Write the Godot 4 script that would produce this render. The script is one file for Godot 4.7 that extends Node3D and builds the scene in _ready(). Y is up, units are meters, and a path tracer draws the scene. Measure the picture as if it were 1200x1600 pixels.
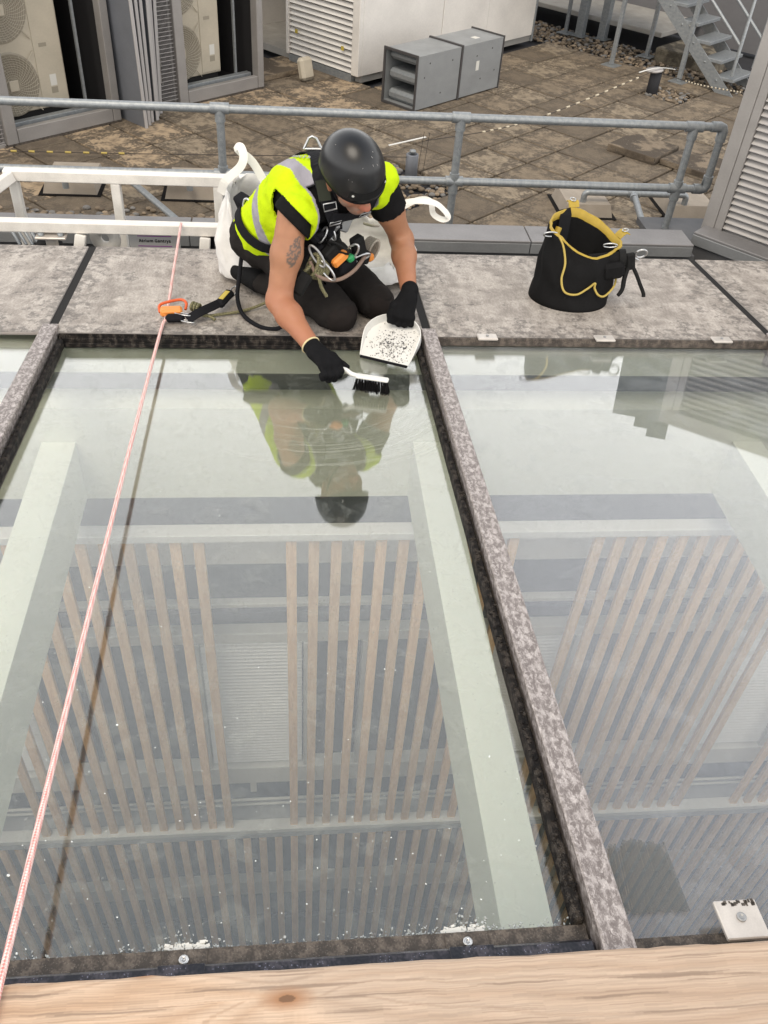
extends Node3D
# A worker brushing up glass on a sloping rooflight, plant roof behind. Origin: far corner of the rooflight beside a glazing bar.

const TILT := 0.095993          # the rooflight falls 5.5 degrees away from the viewer
const TURN := 0.740892          # plant, pavers and stairs are turned 42.45 degrees
const ROOF := -1.0
var GN := Vector3(0, cos(TILT), -sin(TILT))
var GS := Vector3(0, sin(TILT), cos(TILT))
var UA := Vector3(cos(TURN), 0, -sin(TURN))
var DA := Vector3(sin(TURN), 0, cos(TURN))
var used := {}
var M := {}
var rng := RandomNumberGenerator.new()

func _ready():
	rng.seed = 7
	set_view()
	make_materials()
	build_roof()
	build_rooflight()
	build_atrium()
	build_parapet()
	build_background()
	build_guard_rail()
	build_gantry()
	build_plank()
	build_rope_gear()
	build_sack()
	build_tool_bag()
	build_person()
	build_brush_and_pan()
	build_crumbs()

func set_view():
	var cam := Camera3D.new()
	cam.name = "camera"
	cam.fov = 61.31
	cam.near = 0.02
	cam.far = 400.0
	var b := Basis(Vector3.UP, deg_to_rad(-8.25)) * Basis(Vector3.RIGHT, deg_to_rad(-41.82)) * Basis(Vector3.BACK, deg_to_rad(4.94))
	cam.transform = Transform3D(b, Vector3(-0.513, 1.747, 2.956))
	add_child(cam)
	cam.current = true
	var sun := DirectionalLight3D.new()
	sun.name = "sun"
	sun.light_energy = 0.38
	sun.light_angular_distance = 32.0
	sun.light_color = Color(1.0, 0.96, 0.9)
	sun.shadow_enabled = true
	sun.rotation = Vector3(deg_to_rad(-58), deg_to_rad(-25), 0)
	add_child(sun)
	var sm := ProceduralSkyMaterial.new()
	sm.sky_top_color = Color(0.455, 0.485, 0.53)
	sm.sky_horizon_color = Color(0.985, 0.98, 0.97)
	sm.sky_curve = 0.6
	sm.ground_bottom_color = Color(0.3, 0.29, 0.28)
	sm.ground_horizon_color = Color(0.6, 0.6, 0.6)
	sm.sun_angle_max = 1.0
	var sky := Sky.new()
	sky.sky_material = sm
	var env := Environment.new()
	env.background_mode = Environment.BG_SKY
	env.sky = sky
	env.background_energy_multiplier = 1.95
	env.tonemap_mode = Environment.TONE_MAPPER_LINEAR
	env.tonemap_exposure = 1.5
	env.sdfgi_enabled = true
	env.ssao_enabled = true
	env.ssil_enabled = true
	var we := WorldEnvironment.new()
	we.name = "world_environment"
	we.environment = env
	add_child(we)

# ---------------------------------------------------------------- helpers
func g(x: float, n: float, s: float) -> Vector3:
	return Vector3(x, 0, 0) + GN * n + GS * s
func ud(u: float, y: float, d: float) -> Vector3:
	return UA * u + DA * d + Vector3(0, y, 0)
func gbasis() -> Basis:
	return Basis(Vector3.RIGHT, GN, GS)
func numbered(called: String) -> String:
	var k: int = used.get(called, 0)
	used[called] = k + 1
	return called if k == 0 else "%s_%03d" % [called, k]
func tag(o: Node, label := "", category := "", group := "", kind := ""):
	if label != "": o.set_meta("label", label)
	if category != "": o.set_meta("category", category)
	if group != "": o.set_meta("group", group)
	if kind != "": o.set_meta("kind", kind)
	return o
func thing(called: String, label: String, category: String, at := Vector3.ZERO, basis := Basis(), group := "") -> Node3D:
	var o := Node3D.new()
	o.name = numbered(called)
	add_child(o)
	o.transform = Transform3D(basis, at)
	tag(o, label, category, group)
	return o
func udbasis() -> Basis:
	return Basis(Vector3.UP, TURN)
func begin() -> SurfaceTool:
	var st := SurfaceTool.new()
	st.begin(Mesh.PRIMITIVE_TRIANGLES)
	st.set_smooth_group(-1)
	return st
func commit(st: SurfaceTool) -> ArrayMesh:
	st.generate_normals()
	return st.commit()
func put(called: String, mesh: Mesh, m: Material, parent: Node = self, xf := Transform3D()) -> MeshInstance3D:
	var o := MeshInstance3D.new()
	o.name = numbered(called) if parent == self else called
	o.mesh = mesh
	o.material_override = m
	o.transform = xf
	parent.add_child(o, true)
	return o
func obj(called: String, st: SurfaceTool, m: Material, parent: Node = self) -> MeshInstance3D:
	return put(called, commit(st), m, parent)
func tri(st: SurfaceTool, a: Vector3, b: Vector3, c: Vector3):   # counter-clockwise from outside
	st.add_vertex(a); st.add_vertex(c); st.add_vertex(b)
func quad(st: SurfaceTool, a: Vector3, b: Vector3, c: Vector3, d: Vector3):
	tri(st, a, b, c); tri(st, a, c, d)
func quad_uv(st: SurfaceTool, p: Array, uv: Array):
	for k in [0, 2, 1, 0, 3, 2]:
		st.set_uv(uv[k]); st.add_vertex(p[k])
func box(st: SurfaceTool, c: Vector3, size: Vector3, b := Basis(), bev := 0.0):
	var h := size * 0.5
	if bev <= 0.0:
		var p := []
		for k in 8:
			p.append(c + b * Vector3(h.x * (1 if k & 1 else -1), h.y * (1 if k & 2 else -1), h.z * (1 if k & 4 else -1)))
		quad(st, p[0], p[2], p[3], p[1]); quad(st, p[4], p[5], p[7], p[6])
		quad(st, p[0], p[4], p[6], p[2]); quad(st, p[1], p[3], p[7], p[5])
		quad(st, p[0], p[1], p[5], p[4]); quad(st, p[2], p[6], p[7], p[3])
		return
	bev = minf(bev, minf(h.x, minf(h.y, h.z)) * 0.9)
	var q := {}
	for sx in [-1, 1]:
		for sy in [-1, 1]:
			for sz in [-1, 1]:
				for ax in 3:
					var v := Vector3(sx * (h.x - bev), sy * (h.y - bev), sz * (h.z - bev))
					v[ax] = [sx, sy, sz][ax] * h[ax]
					q[Vector4i(sx, sy, sz, ax)] = c + b * v
	for ax in 3:
		var a1: int = (ax + 1) % 3
		var a2: int = (ax + 2) % 3
		for s in [-1, 1]:
			var f := []
			for t in [[-1, -1], [1, -1], [1, 1], [-1, 1]]:
				var i := Vector4i(0, 0, 0, ax)
				i[ax] = s; i[a1] = t[0]; i[a2] = t[1]
				f.append(q[i])
			if s > 0: quad(st, f[0], f[1], f[2], f[3])
			else: quad(st, f[3], f[2], f[1], f[0])
		# edges between a1 and a2 faces, running along ax
		for s1 in [-1, 1]:
			for s2 in [-1, 1]:
				var e := []
				for t in [[-1, a1], [1, a1], [1, a2], [-1, a2]]:
					var i := Vector4i(0, 0, 0, t[1])
					i[ax] = t[0]; i[a1] = s1; i[a2] = s2
					e.append(q[i])
				if s1 * s2 < 0: quad(st, e[0], e[1], e[2], e[3])
				else: quad(st, e[3], e[2], e[1], e[0])
	for sx in [-1, 1]:
		for sy in [-1, 1]:
			for sz in [-1, 1]:
				var a: Vector3 = q[Vector4i(sx, sy, sz, 0)]
				var bb: Vector3 = q[Vector4i(sx, sy, sz, 1)]
				var cc: Vector3 = q[Vector4i(sx, sy, sz, 2)]
				if sx * sy * sz > 0: tri(st, a, bb, cc)
				else: tri(st, a, cc, bb)
func gbox(st: SurfaceTool, x0, x1, n0, n1, s0, s1, bev := 0.0):
	box(st, g((x0 + x1) / 2.0, (n0 + n1) / 2.0, (s0 + s1) / 2.0), Vector3(x1 - x0, n1 - n0, s1 - s0), gbasis(), bev)
func ubox(st: SurfaceTool, u0, u1, y0, y1, d0, d1, bev := 0.0):
	box(st, ud((u0 + u1) / 2.0, (y0 + y1) / 2.0, (d0 + d1) / 2.0), Vector3(u1 - u0, y1 - y0, d1 - d0), udbasis(), bev)
func wbox(st: SurfaceTool, x0, x1, y0, y1, z0, z1, bev := 0.0):
	box(st, Vector3((x0 + x1) / 2.0, (y0 + y1) / 2.0, (z0 + z1) / 2.0), Vector3(x1 - x0, y1 - y0, z1 - z0), Basis(), bev)
func frame_of(t: Vector3) -> Array:
	var a := Vector3.UP if absf(t.y) < 0.95 else Vector3.RIGHT
	var e1 := t.cross(a).normalized()
	return [e1, t.cross(e1).normalized()]
func tube(st: SurfaceTool, pts: Array, r, seg := 8, closed := false):
	# r: a radius or a list of radii
	st.set_smooth_group(1)
	var n := pts.size()
	var rings := []
	var prev := Vector3.ZERO
	for i in n:
		var t: Vector3
		if closed: t = (pts[(i + 1) % n] - pts[(i - 1 + n) % n]).normalized()
		else: t = (pts[mini(i + 1, n - 1)] - pts[maxi(i - 1, 0)]).normalized()
		var e1: Vector3 = frame_of(t)[0] if prev == Vector3.ZERO else (prev - t * prev.dot(t)).normalized()
		prev = e1
		var e2 := t.cross(e1)
		var rr: float = r[i] if r is Array else r
		var ring := []
		for k in seg:
			var a := TAU * k / seg
			ring.append(pts[i] + (e1 * cos(a) + e2 * sin(a)) * rr)
		rings.append(ring)
	for i in (n if closed else n - 1):
		var A: Array = rings[i]
		var B: Array = rings[(i + 1) % n]
		for k in seg:
			var k2 := (k + 1) % seg
			quad(st, A[k], A[k2], B[k2], B[k])
	st.set_smooth_group(-1)
	if not closed:
		for k in range(1, seg - 1):
			tri(st, rings[0][0], rings[0][k + 1], rings[0][k])
			tri(st, rings[n - 1][0], rings[n - 1][k], rings[n - 1][k + 1])
func curve(pts: Array, per := 6) -> Array:     # Catmull-Rom through the points
	var out := []
	for i in pts.size() - 1:
		var p0: Vector3 = pts[maxi(i - 1, 0)]
		var p1: Vector3 = pts[i]
		var p2: Vector3 = pts[i + 1]
		var p3: Vector3 = pts[mini(i + 2, pts.size() - 1)]
		for k in per:
			out.append(p1.cubic_interpolate(p2, p0, p3, float(k) / per))
	out.append(pts[-1])
	return out
func ribbon(st: SurfaceTool, pts: Array, nrm: Array, w: float, th: float):
	st.set_smooth_group(-1)
	var R := []
	for i in pts.size():
		var t: Vector3 = (pts[mini(i + 1, pts.size() - 1)] - pts[maxi(i - 1, 0)]).normalized()
		var n: Vector3 = (nrm[i] - t * nrm[i].dot(t)).normalized()
		var b := t.cross(n)
		R.append([pts[i] + b * w / 2 + n * th / 2, pts[i] - b * w / 2 + n * th / 2, pts[i] - b * w / 2 - n * th / 2, pts[i] + b * w / 2 - n * th / 2])
	for i in pts.size() - 1:
		for k in 4:
			var k2 := (k + 1) % 4
			quad(st, R[i][k], R[i][k2], R[i + 1][k2], R[i + 1][k])
	quad(st, R[0][3], R[0][2], R[0][1], R[0][0])
	var e: Array = R[-1]
	quad(st, e[0], e[1], e[2], e[3])
func lathe(st: SurfaceTool, prof: Array, seg: int, xf := Transform3D(), smooth := true):   # prof: Vector2(radius, height), upwards
	st.set_smooth_group(1 if smooth else -1)
	for i in prof.size() - 1:
		for k in seg:
			var a := TAU * k / seg
			var b := TAU * (k + 1) / seg
			var p: Vector2 = prof[i]
			var q: Vector2 = prof[i + 1]
			var v0 := xf * Vector3(p.x * cos(a), p.y, p.x * sin(a))
			var v1 := xf * Vector3(p.x * cos(b), p.y, p.x * sin(b))
			var v2 := xf * Vector3(q.x * cos(b), q.y, q.x * sin(b))
			var v3 := xf * Vector3(q.x * cos(a), q.y, q.x * sin(a))
			if p.x < 1e-5: tri(st, v0, v3, v2)
			elif q.x < 1e-5: tri(st, v0, v3, v1)
			else: quad(st, v0, v3, v2, v1)
	st.set_smooth_group(-1)
func arc(c: Vector3, ex: Vector3, ey: Vector3, r: float, a0: float, a1: float, n: int) -> Array:
	var o := []
	for i in n + 1:
		var a := lerpf(a0, a1, float(i) / n)
		o.append(c + ex * cos(a) * r + ey * sin(a) * r)
	return o
func loop_shape(c: Vector3, ex: Vector3, ey: Vector3, rx: float, ry: float, n := 16) -> Array:
	var o := []
	for i in n:
		var a := TAU * i / n
		o.append(c + ex * cos(a) * rx + ey * sin(a) * ry)
	return o

# ---------------------------------------------------------------- materials
func noise_bytes(size: int, freq: float, octaves: int, sd: int, kind := FastNoiseLite.TYPE_SIMPLEX_SMOOTH, warp := 0.0, ridged := false) -> PackedByteArray:
	var n := FastNoiseLite.new()
	n.seed = sd
	n.noise_type = kind
	n.frequency = freq
	n.fractal_octaves = octaves
	if kind == FastNoiseLite.TYPE_CELLULAR:
		n.fractal_type = FastNoiseLite.FRACTAL_NONE
		n.cellular_return_type = FastNoiseLite.RETURN_DISTANCE
	if ridged: n.fractal_type = FastNoiseLite.FRACTAL_RIDGED
	if warp > 0.0:
		n.domain_warp_enabled = true
		n.domain_warp_amplitude = warp
		n.domain_warp_frequency = freq * 0.7
		n.domain_warp_fractal_octaves = 3
	var im := n.get_seamless_image(size, size, false, false, 0.15, true)
	im.convert(Image.FORMAT_L8)
	return im.get_data()
func tex(size: int, f: Callable, alpha := false) -> ImageTexture:   # f(i) -> Color in linear values
	var data := PackedByteArray()
	var ch := 4 if alpha else 3
	data.resize(size * size * ch)
	for i in size * size:
		var c: Color = f.call(i)
		var s := c.linear_to_srgb()
		data[i * ch] = clampi(int(s.r * 255.0), 0, 255)
		data[i * ch + 1] = clampi(int(s.g * 255.0), 0, 255)
		data[i * ch + 2] = clampi(int(s.b * 255.0), 0, 255)
		if alpha: data[i * ch + 3] = clampi(int(c.a * 255.0), 0, 255)
	var im := Image.create_from_data(size, size, false, Image.FORMAT_RGBA8 if alpha else Image.FORMAT_RGB8, data)
	return ImageTexture.create_from_image(im)
func bump(b: PackedByteArray, size: int, strength: float) -> ImageTexture:
	var im := Image.create_from_data(size, size, false, Image.FORMAT_L8, b)
	im.convert(Image.FORMAT_RGBA8)
	im.bump_map_to_normal_map(strength)
	return ImageTexture.create_from_image(im)
func plain(c: Color, rough := 0.7, metal := 0.0) -> StandardMaterial3D:   # c: linear base colour
	var m := StandardMaterial3D.new()
	m.albedo_color = c.linear_to_srgb()
	m.roughness = rough
	m.metallic = metal
	return m
func textured(t: Texture2D, scale: float, rough := 0.7, metal := 0.0, world := true, n: Texture2D = null, ns := 1.0, tint := Color(1, 1, 1)) -> StandardMaterial3D:
	var m := StandardMaterial3D.new()
	m.albedo_texture = t
	m.albedo_color = tint.linear_to_srgb()
	m.roughness = rough
	m.metallic = metal
	m.uv1_triplanar = true
	m.uv1_world_triplanar = world
	m.uv1_scale = Vector3.ONE * scale
	if n:
		m.normal_enabled = true
		m.normal_texture = n
		m.normal_scale = ns
	return m
func ss(a: float, b: float, x: float) -> float:
	var t := clampf((x - a) / (b - a), 0.0, 1.0)
	return t * t * (3.0 - 2.0 * t)
func make_materials():
	var S := 512
	var coarse := noise_bytes(S, 0.006, 4, 1)
	var coarse2 := noise_bytes(S, 0.008, 4, 2)
	var mid := noise_bytes(S, 0.025, 5, 3)
	var swirl := noise_bytes(S, 0.018, 5, 4, FastNoiseLite.TYPE_SIMPLEX_SMOOTH, 55.0)
	var swirl2 := noise_bytes(S, 0.03, 4, 5, FastNoiseLite.TYPE_SIMPLEX_SMOOTH, 70.0)
	var ridge := noise_bytes(S, 0.02, 4, 14, FastNoiseLite.TYPE_SIMPLEX_SMOOTH, 45.0, true)
	var ridge2 := noise_bytes(S, 0.045, 3, 15, FastNoiseLite.TYPE_SIMPLEX_SMOOTH, 30.0, true)
	var fine := noise_bytes(S, 0.15, 3, 6)
	var grain := noise_bytes(S, 0.4, 2, 7)
	var cells := noise_bytes(S, 0.05, 1, 8, FastNoiseLite.TYPE_CELLULAR)
	var n_fine := bump(fine, S, 2.0)
	var n_mid := bump(mid, S, 3.0)
	var n_grain := bump(grain, S, 2.0)
	var dusty := tex(S, func(i):
		var a := coarse[i] / 255.0
		var b := mid[i] / 255.0
		var c := fine[i] / 255.0
		return Color(1, 1, 1) * clampf(0.74 + 0.22 * a + 0.1 * (b - 0.5) + 0.1 * c, 0.0, 1.0))
	var dusty0 := dusty
	# paving slabs: dark algae brown over sand-coloured concrete, pale lichen spots
	var pav := tex(S, func(i):
		var a := coarse[i] / 255.0
		var b := mid[i] / 255.0
		var c := grain[i] / 255.0
		var f := fine[i] / 255.0
		var t := ss(0.5, 0.78, a * 0.75 + b * 0.35)
		var k := Color(0.085, 0.067, 0.05).lerp(Color(0.25, 0.2, 0.145), t)
		k = k * (0.62 + 0.5 * f + 0.34 * c)
		if cells[i] < 26 and coarse2[i] > 120: k = k.lerp(Color(0.34, 0.31, 0.25), 0.55)
		return k)
	var slab := func(sd: int, tone: float, warm: float) -> ImageTexture:
		return tex(S, func(i):
			var x: int = i % S
			var y: int = i / S
			var j: int = ((y + sd * 37) % S) * S + (x + sd * 91) % S
			var a := coarse[j] / 255.0
			var b := mid[j] / 255.0
			var c := grain[i] / 255.0
			var f := fine[j] / 255.0
			var ed := minf(minf(x, S - 1 - x), minf(y, S - 1 - y)) / (S * 0.5)
			var grown_in := ss(0.0, 0.55, ed + (b - 0.5) * 0.7 + (a - 0.5) * 0.5)
			var t := ss(0.3, 0.95, (a * 0.6 + b * 0.4) * 0.75 + grown_in * 0.33) * tone
			var k := Color(0.1, 0.078, 0.056).lerp(Color(0.285, 0.222 * warm, 0.152 * warm * warm), t)
			k = k * (0.66 + 0.42 * f + 0.28 * c)
			if cells[j] < 22 and coarse2[j] > 118: k = k.lerp(Color(0.34, 0.31, 0.25), 0.6)
			return k)
	M.pavers = []
	for e in [[0, 0.75, 1.0], [3, 0.5, 1.0], [6, 1.0, 1.03], [9, 0.62, 1.0], [12, 0.25, 1.0]]:
		M.pavers.append(textured(slab.call(e[0], e[1], e[2]), 1.0 / 0.467, 0.92, 0.0, false, n_grain, 0.6))
	M.paver_sandy = textured(slab.call(15, 1.6, 0.97), 1.0 / 0.467, 0.92, 0.0, false, n_grain, 0.6)
	for m in M.pavers + [M.paver_sandy]: m.uv1_offset = Vector3(0.5, 0.5, 0.5)
	M.paver = textured(pav, 0.42, 0.92, 0.0, true, n_grain, 0.6)
	M.paver_dark = textured(pav, 0.9, 0.92, 0.0, true, n_grain, 0.6, Color(0.8, 0.78, 0.76))
	M.paver_pale = textured(pav, 0.9, 0.92, 0.0, true, n_grain, 0.6, Color(1.35, 1.3, 1.22))
	M.paver_edge = textured(pav, 1.3, 0.95, 0.0, true, n_grain, 0.6, Color(0.7, 0.62, 0.5))
	# weathered sill panels: mauve-grey metal with chalky smears
	M.sills = []
	for sd in 3:
		var W := 640
		var HH := 400
		var data := PackedByteArray()
		data.resize(W * HH * 3)
		for y0 in HH:
			for x0 in W:
				var x: int = x0 * 8 / 5
				var y: int = y0 * 8 / 5
				var o: int = sd * 151
				var j: int = ((y + o) % S) * S + (x + o * 2) % S
				var js: int = ((y * 3 / 2 + x / 3 + o) % S) * S + (x * 2 - y + 4096 + o) % S         # scuffs run slantwise
				var jr: int = ((y / 4 + o) % S) * S + (x + o) % S              # run-off marks follow the fall
				var big := ss(0.3, 0.68, coarse[j] / 255.0 * 0.55 + swirl[j] / 255.0 * 0.45)
				var scuff := ss(0.56, 0.8, ridge[js] / 255.0 * 0.6 + fine[js] / 255.0 * 0.4)
				var run := fine[jr] / 255.0 * 0.5 + mid[jr] / 255.0 * 0.5
				var c := fine[j] / 255.0
				var t := clampf(0.12 + 0.32 * big + 0.5 * scuff * (0.3 + 0.7 * big) + (run - 0.5) * 0.75 + (c - 0.5) * 0.25, 0.0, 1.0)
				var k := Color(0.235, 0.204, 0.178).lerp(Color(0.58, 0.525, 0.47), t)
				# dirt caught along the joints and below the back edge
				var ed := minf(minf(x, 1024 - x) / 60.0, minf(640 - y, y * 0.8 + 10.0) / 70.0)
				var dirt := ss(0.55, 0.85, mid[j] / 255.0 * 0.7 + ridge2[j] / 255.0 * 0.45 - 0.16 * minf(ed, 2.2) + 0.12)
				dirt = maxf(dirt, ss(0.66, 0.78, coarse2[j] / 255.0) * ss(0.5, 0.62, ridge2[j] / 255.0 * 0.6 + swirl2[j] / 255.0 * 0.4))
				k = k.lerp(Color(0.06, 0.052, 0.048), dirt * 0.6)
				if grain[j] > 222: k = k.lerp(Color(0.62, 0.58, 0.54), 0.5)
				var q := k.linear_to_srgb()
				var i := (y0 * W + x0) * 3
				data[i] = clampi(int(q.r * 255), 0, 255); data[i + 1] = clampi(int(q.g * 255), 0, 255); data[i + 2] = clampi(int(q.b * 255), 0, 255)
		var sm := StandardMaterial3D.new()
		sm.albedo_texture = ImageTexture.create_from_image(Image.create_from_data(W, HH, false, Image.FORMAT_RGB8, data))
		sm.roughness = 0.62
		sm.metallic = 0.1
		M.sills.append(sm)
	M.sill = textured(dusty0, 1.0, 0.62, 0.1, true, null, 1.0, Color(0.3, 0.27, 0.25))
	# glazing bars: scuffed, pinkish tarnished metal
	var barx := tex(S, func(i):
		var a := swirl2[i] / 255.0
		var b := mid[i] / 255.0
		var c := fine[i] / 255.0
		var e := ridge[i] / 255.0
		var h := ridge2[i] / 255.0
		var t := clampf(0.5 * ss(0.35, 0.7, a * 0.6 + b * 0.4) + 0.55 * ss(0.6, 0.85, e * 0.5 + h * 0.45) + (c - 0.5) * 0.35, 0.0, 1.0)
		var k := Color(0.16, 0.134, 0.125).lerp(Color(0.66, 0.6, 0.57), t)
		return k * (0.85 + 0.3 * grain[i] / 255.0))
	M.bar = textured(barx, 2.2, 0.48, 0.3, true, n_fine, 0.2)
	M.bar.uv1_scale = Vector3(4.2, 4.2, 2.6)
	M.bar_edge = plain(Color(0.5, 0.45, 0.42), 0.45, 0.4)
	# galvanised steel
	var galv := tex(S, func(i):
		var a := mid[i] / 255.0
		var b := fine[i] / 255.0
		var t := 0.55 * a + 0.45 * b
		return Color(0.245, 0.262, 0.275).lerp(Color(0.33, 0.345, 0.35), ss(0.35, 0.65, t)))
	M.galv = textured(galv, 2.2, 0.45, 0.45, true, n_fine, 0.2)
	M.galv_dark = M.galv
	M.flange = plain(Color(0.075, 0.07, 0.07), 0.6, 0.3)
	# painted metals, dusty
	M.duct = textured(dusty, 0.8, 0.45, 0.3, true, null, 1.0, Color(0.33, 0.34, 0.345))
	M.coping = textured(dusty, 0.7, 0.5, 0.3, true, n_fine, 0.12, Color(0.255, 0.245, 0.245))
	M.coping_face = textured(dusty, 0.7, 0.45, 0.3, true, null, 1.0, Color(0.3, 0.305, 0.31))
	M.grey_metal = textured(dusty, 0.8, 0.5, 0.25, true, null, 1.0, Color(0.34, 0.32, 0.305))
	M.grey_louvre = textured(dusty, 1.0, 0.5, 0.2, true, null, 1.0, Color(0.46, 0.435, 0.42))
	M.panel_blue = textured(dusty, 0.6, 0.55, 0.2, true, null, 1.0, Color(0.19, 0.2, 0.225))
	M.panel_edge = plain(Color(0.42, 0.4, 0.39), 0.55, 0.2)
	M.white_housing = textured(dusty, 0.5, 0.55, 0.0, true, null, 1.0, Color(0.78, 0.74, 0.69))
	M.white_slat = textured(dusty, 0.9, 0.5, 0.0, true, null, 1.0, Color(0.72, 0.69, 0.65))
	M.white_paint = textured(dusty, 1.3, 0.45, 0.0, true, n_fine, 0.08, Color(0.78, 0.74, 0.68))
	M.cream = textured(dusty, 0.7, 0.5, 0.0, true, null, 1.0, Color(0.52, 0.46, 0.36))
	M.cream_fan = plain(Color(0.3, 0.265, 0.205), 0.6)
	M.black = plain(Color(0.012, 0.011, 0.011), 0.6)
	M.dark = plain(Color(0.03, 0.029, 0.029), 0.75)
	M.dark_wall = textured(dusty, 0.5, 0.8, 0.0, true, null, 1.0, Color(0.05, 0.05, 0.055))
	M.far_wall = textured(dusty, 0.2, 0.85, 0.0, true, null, 1.0, Color(0.17, 0.165, 0.17))
	M.concrete = textured(dusty, 1.1, 0.95, 0.0, true, n_grain, 0.7, Color(0.34, 0.325, 0.3))
	M.concrete_weight = textured(dusty, 1.2, 0.92, 0.0, true, n_grain, 0.6, Color(0.36, 0.31, 0.255))
	M.concrete_dark = textured(pav, 1.4, 0.95, 0.0, true, n_grain, 0.7, Color(0.8, 0.85, 0.85))
	M.lining = plain(Color(0.028, 0.027, 0.028), 0.8)
	M.tower = plain(Color(0.03, 0.042, 0.038), 0.7)
	M.tower_pale = textured(dusty, 0.4, 0.8, 0.0, true, null, 1.0, Color(0.34, 0.31, 0.27))
	M.gutter = textured(dusty, 0.9, 0.6, 0.2, true, null, 1.0, Color(0.12, 0.12, 0.125))
	# rubber gasket and dirty frame strip
	var grime := tex(S, func(i):
		var t := ss(0.4, 0.75, mid[i] / 255.0 * 0.6 + fine[i] / 255.0 * 0.4)
		var k := Color(0.012, 0.011, 0.011).lerp(Color(0.06, 0.05, 0.042), t)
		if grain[i] > 205 and mid[i] > 140: k = Color(0.3, 0.29, 0.27)
		return k)
	M.gasket = textured(grime, 2.6, 0.55, 0.0, true, n_fine, 0.8)
	var brown := tex(S, func(i):
		var t := mid[i] / 255.0 * 0.6 + fine[i] / 255.0 * 0.4
		var k := Color(0.045, 0.036, 0.03).lerp(Color(0.13, 0.105, 0.085), ss(0.35, 0.7, t))
		if grain[i] > 215: k = Color(0.3, 0.28, 0.25)
		return k)
	M.frame_brown = textured(brown, 2.2, 0.7, 0.1, true, n_fine, 0.4)
	M.frame_blue = textured(grime, 1.6, 0.28, 0.2, true, n_fine, 0.3, Color(1.1, 1.2, 1.7))
	M.clip = textured(dusty, 3.0, 0.4, 0.35, true, null, 1.0, Color(0.62, 0.57, 0.52))
	M.clip_burnt = textured(brown, 6.0, 0.7, 0.1, true, null, 1.0, Color(0.8, 0.8, 0.8))
	M.steel = plain(Color(0.5, 0.5, 0.5), 0.28, 0.9)
	M.steel_dull = plain(Color(0.33, 0.33, 0.33), 0.5, 0.6)
	# glass
	var gl := StandardMaterial3D.new()
	gl.transparency = BaseMaterial3D.TRANSPARENCY_ALPHA
	gl.albedo_color = Color(0.42, 0.5, 0.44, 0.012)
	gl.roughness = 0.0
	M.glass = gl
	var gl2: StandardMaterial3D = gl.duplicate()
	gl2.albedo_color = Color(0.55, 0.6, 0.68, 0.02)
	M.glass_coated = gl2
	M.residue = plain(Color(0.14, 0.15, 0.15), 0.8)
	M.residue.transparency = BaseMaterial3D.TRANSPARENCY_ALPHA
	M.residue.albedo_color.a = 0.5
	M.residue.metallic_specular = 0.1
	M.sweep = plain(Color(0.55, 0.56, 0.5), 0.9)
	M.sweep.transparency = BaseMaterial3D.TRANSPARENCY_ALPHA
	M.sweep.albedo_color.a = 0.1
	M.sweep.metallic_specular = 0.0
	# interior
	var paint := tex(S, func(i):
		var a := coarse[i] / 255.0
		return Color(0.6, 0.63, 0.5) * (0.92 + 0.08 * a))
	M.paint = textured(paint, 0.5, 0.7)
	var timber := tex(S, func(i):
		var t := fine[i] / 255.0 * 0.5 + mid[i] / 255.0 * 0.5
		return Color(0.58, 0.38, 0.2).lerp(Color(0.72, 0.52, 0.31), ss(0.3, 0.7, t)))
	M.slat = textured(timber, 1.0, 0.6, 0.0, true)
	M.slat.uv1_scale = Vector3(2.0, 0.3, 2.0)
	M.slat_pale = textured(timber, 1.0, 0.6, 0.0, true, null, 1.0, Color(1.15, 1.12, 1.1))
	M.slat_pale.uv1_scale = Vector3(2.0, 0.3, 2.0)
	M.inside_dark = plain(Color(0.1, 0.105, 0.12), 0.3)
	M.inside_white = plain(Color(0.62, 0.63, 0.58), 0.6)
	M.ledge = plain(Color(0.36, 0.37, 0.36), 0.6)
	M.blind = plain(Color(0.78, 0.8, 0.78), 0.6)
	M.inside_floor = plain(Color(0.3, 0.29, 0.27), 0.5)
	M.steel_grey = plain(Color(0.12, 0.125, 0.12), 0.6)
	M.plaster = plain(Color(0.76, 0.75, 0.69), 0.8)
	# wood of the plank, grain along x
	var wood := wood_texture(fine, mid, coarse, S)
	var wm := StandardMaterial3D.new()
	wm.albedo_texture = wood
	wm.roughness = 0.75
	M.wood = wm
	M.wood_end = textured(timber, 4.0, 0.8, 0.0, false)
	# cloth, skin and gear
	M.vest = textured(dusty, 2.0, 0.75, 0.0, false, n_mid, 0.3, Color(0.72, 0.93, 0.012))
	M.vest.vertex_color_use_as_albedo = true
	M.vest.albedo_color = Color(1, 1, 1)
	M.trousers = textured(dusty, 3.0, 0.85, 0.0, false, n_mid, 0.7, Color(0.022, 0.0195, 0.0185))
	M.cloth_black = textured(dusty, 5.0, 0.9, 0.0, false, n_fine, 0.4, Color(0.012, 0.0115, 0.012))
	M.knee_pad = plain(Color(0.02, 0.0165, 0.0155), 0.7)
	M.glove = textured(dusty, 8.0, 0.8, 0.0, false, n_fine, 0.6, Color(0.011, 0.011, 0.012))
	M.glove_cuff = plain(Color(0.6, 0.5, 0.28), 0.8)
	var sk := StandardMaterial3D.new()
	sk.vertex_color_use_as_albedo = true
	sk.roughness = 0.55
	sk.normal_enabled = true
	sk.normal_texture = n_fine
	sk.normal_scale = 0.45
	sk.uv1_triplanar = true
	sk.uv1_scale = Vector3.ONE * 9.0
	M.skin = sk
	var hel := textured(dusty, 4.0, 0.3, 0.0, false, n_mid, 0.05, Color(0.007, 0.007, 0.008))
	M.helmet = hel
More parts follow.
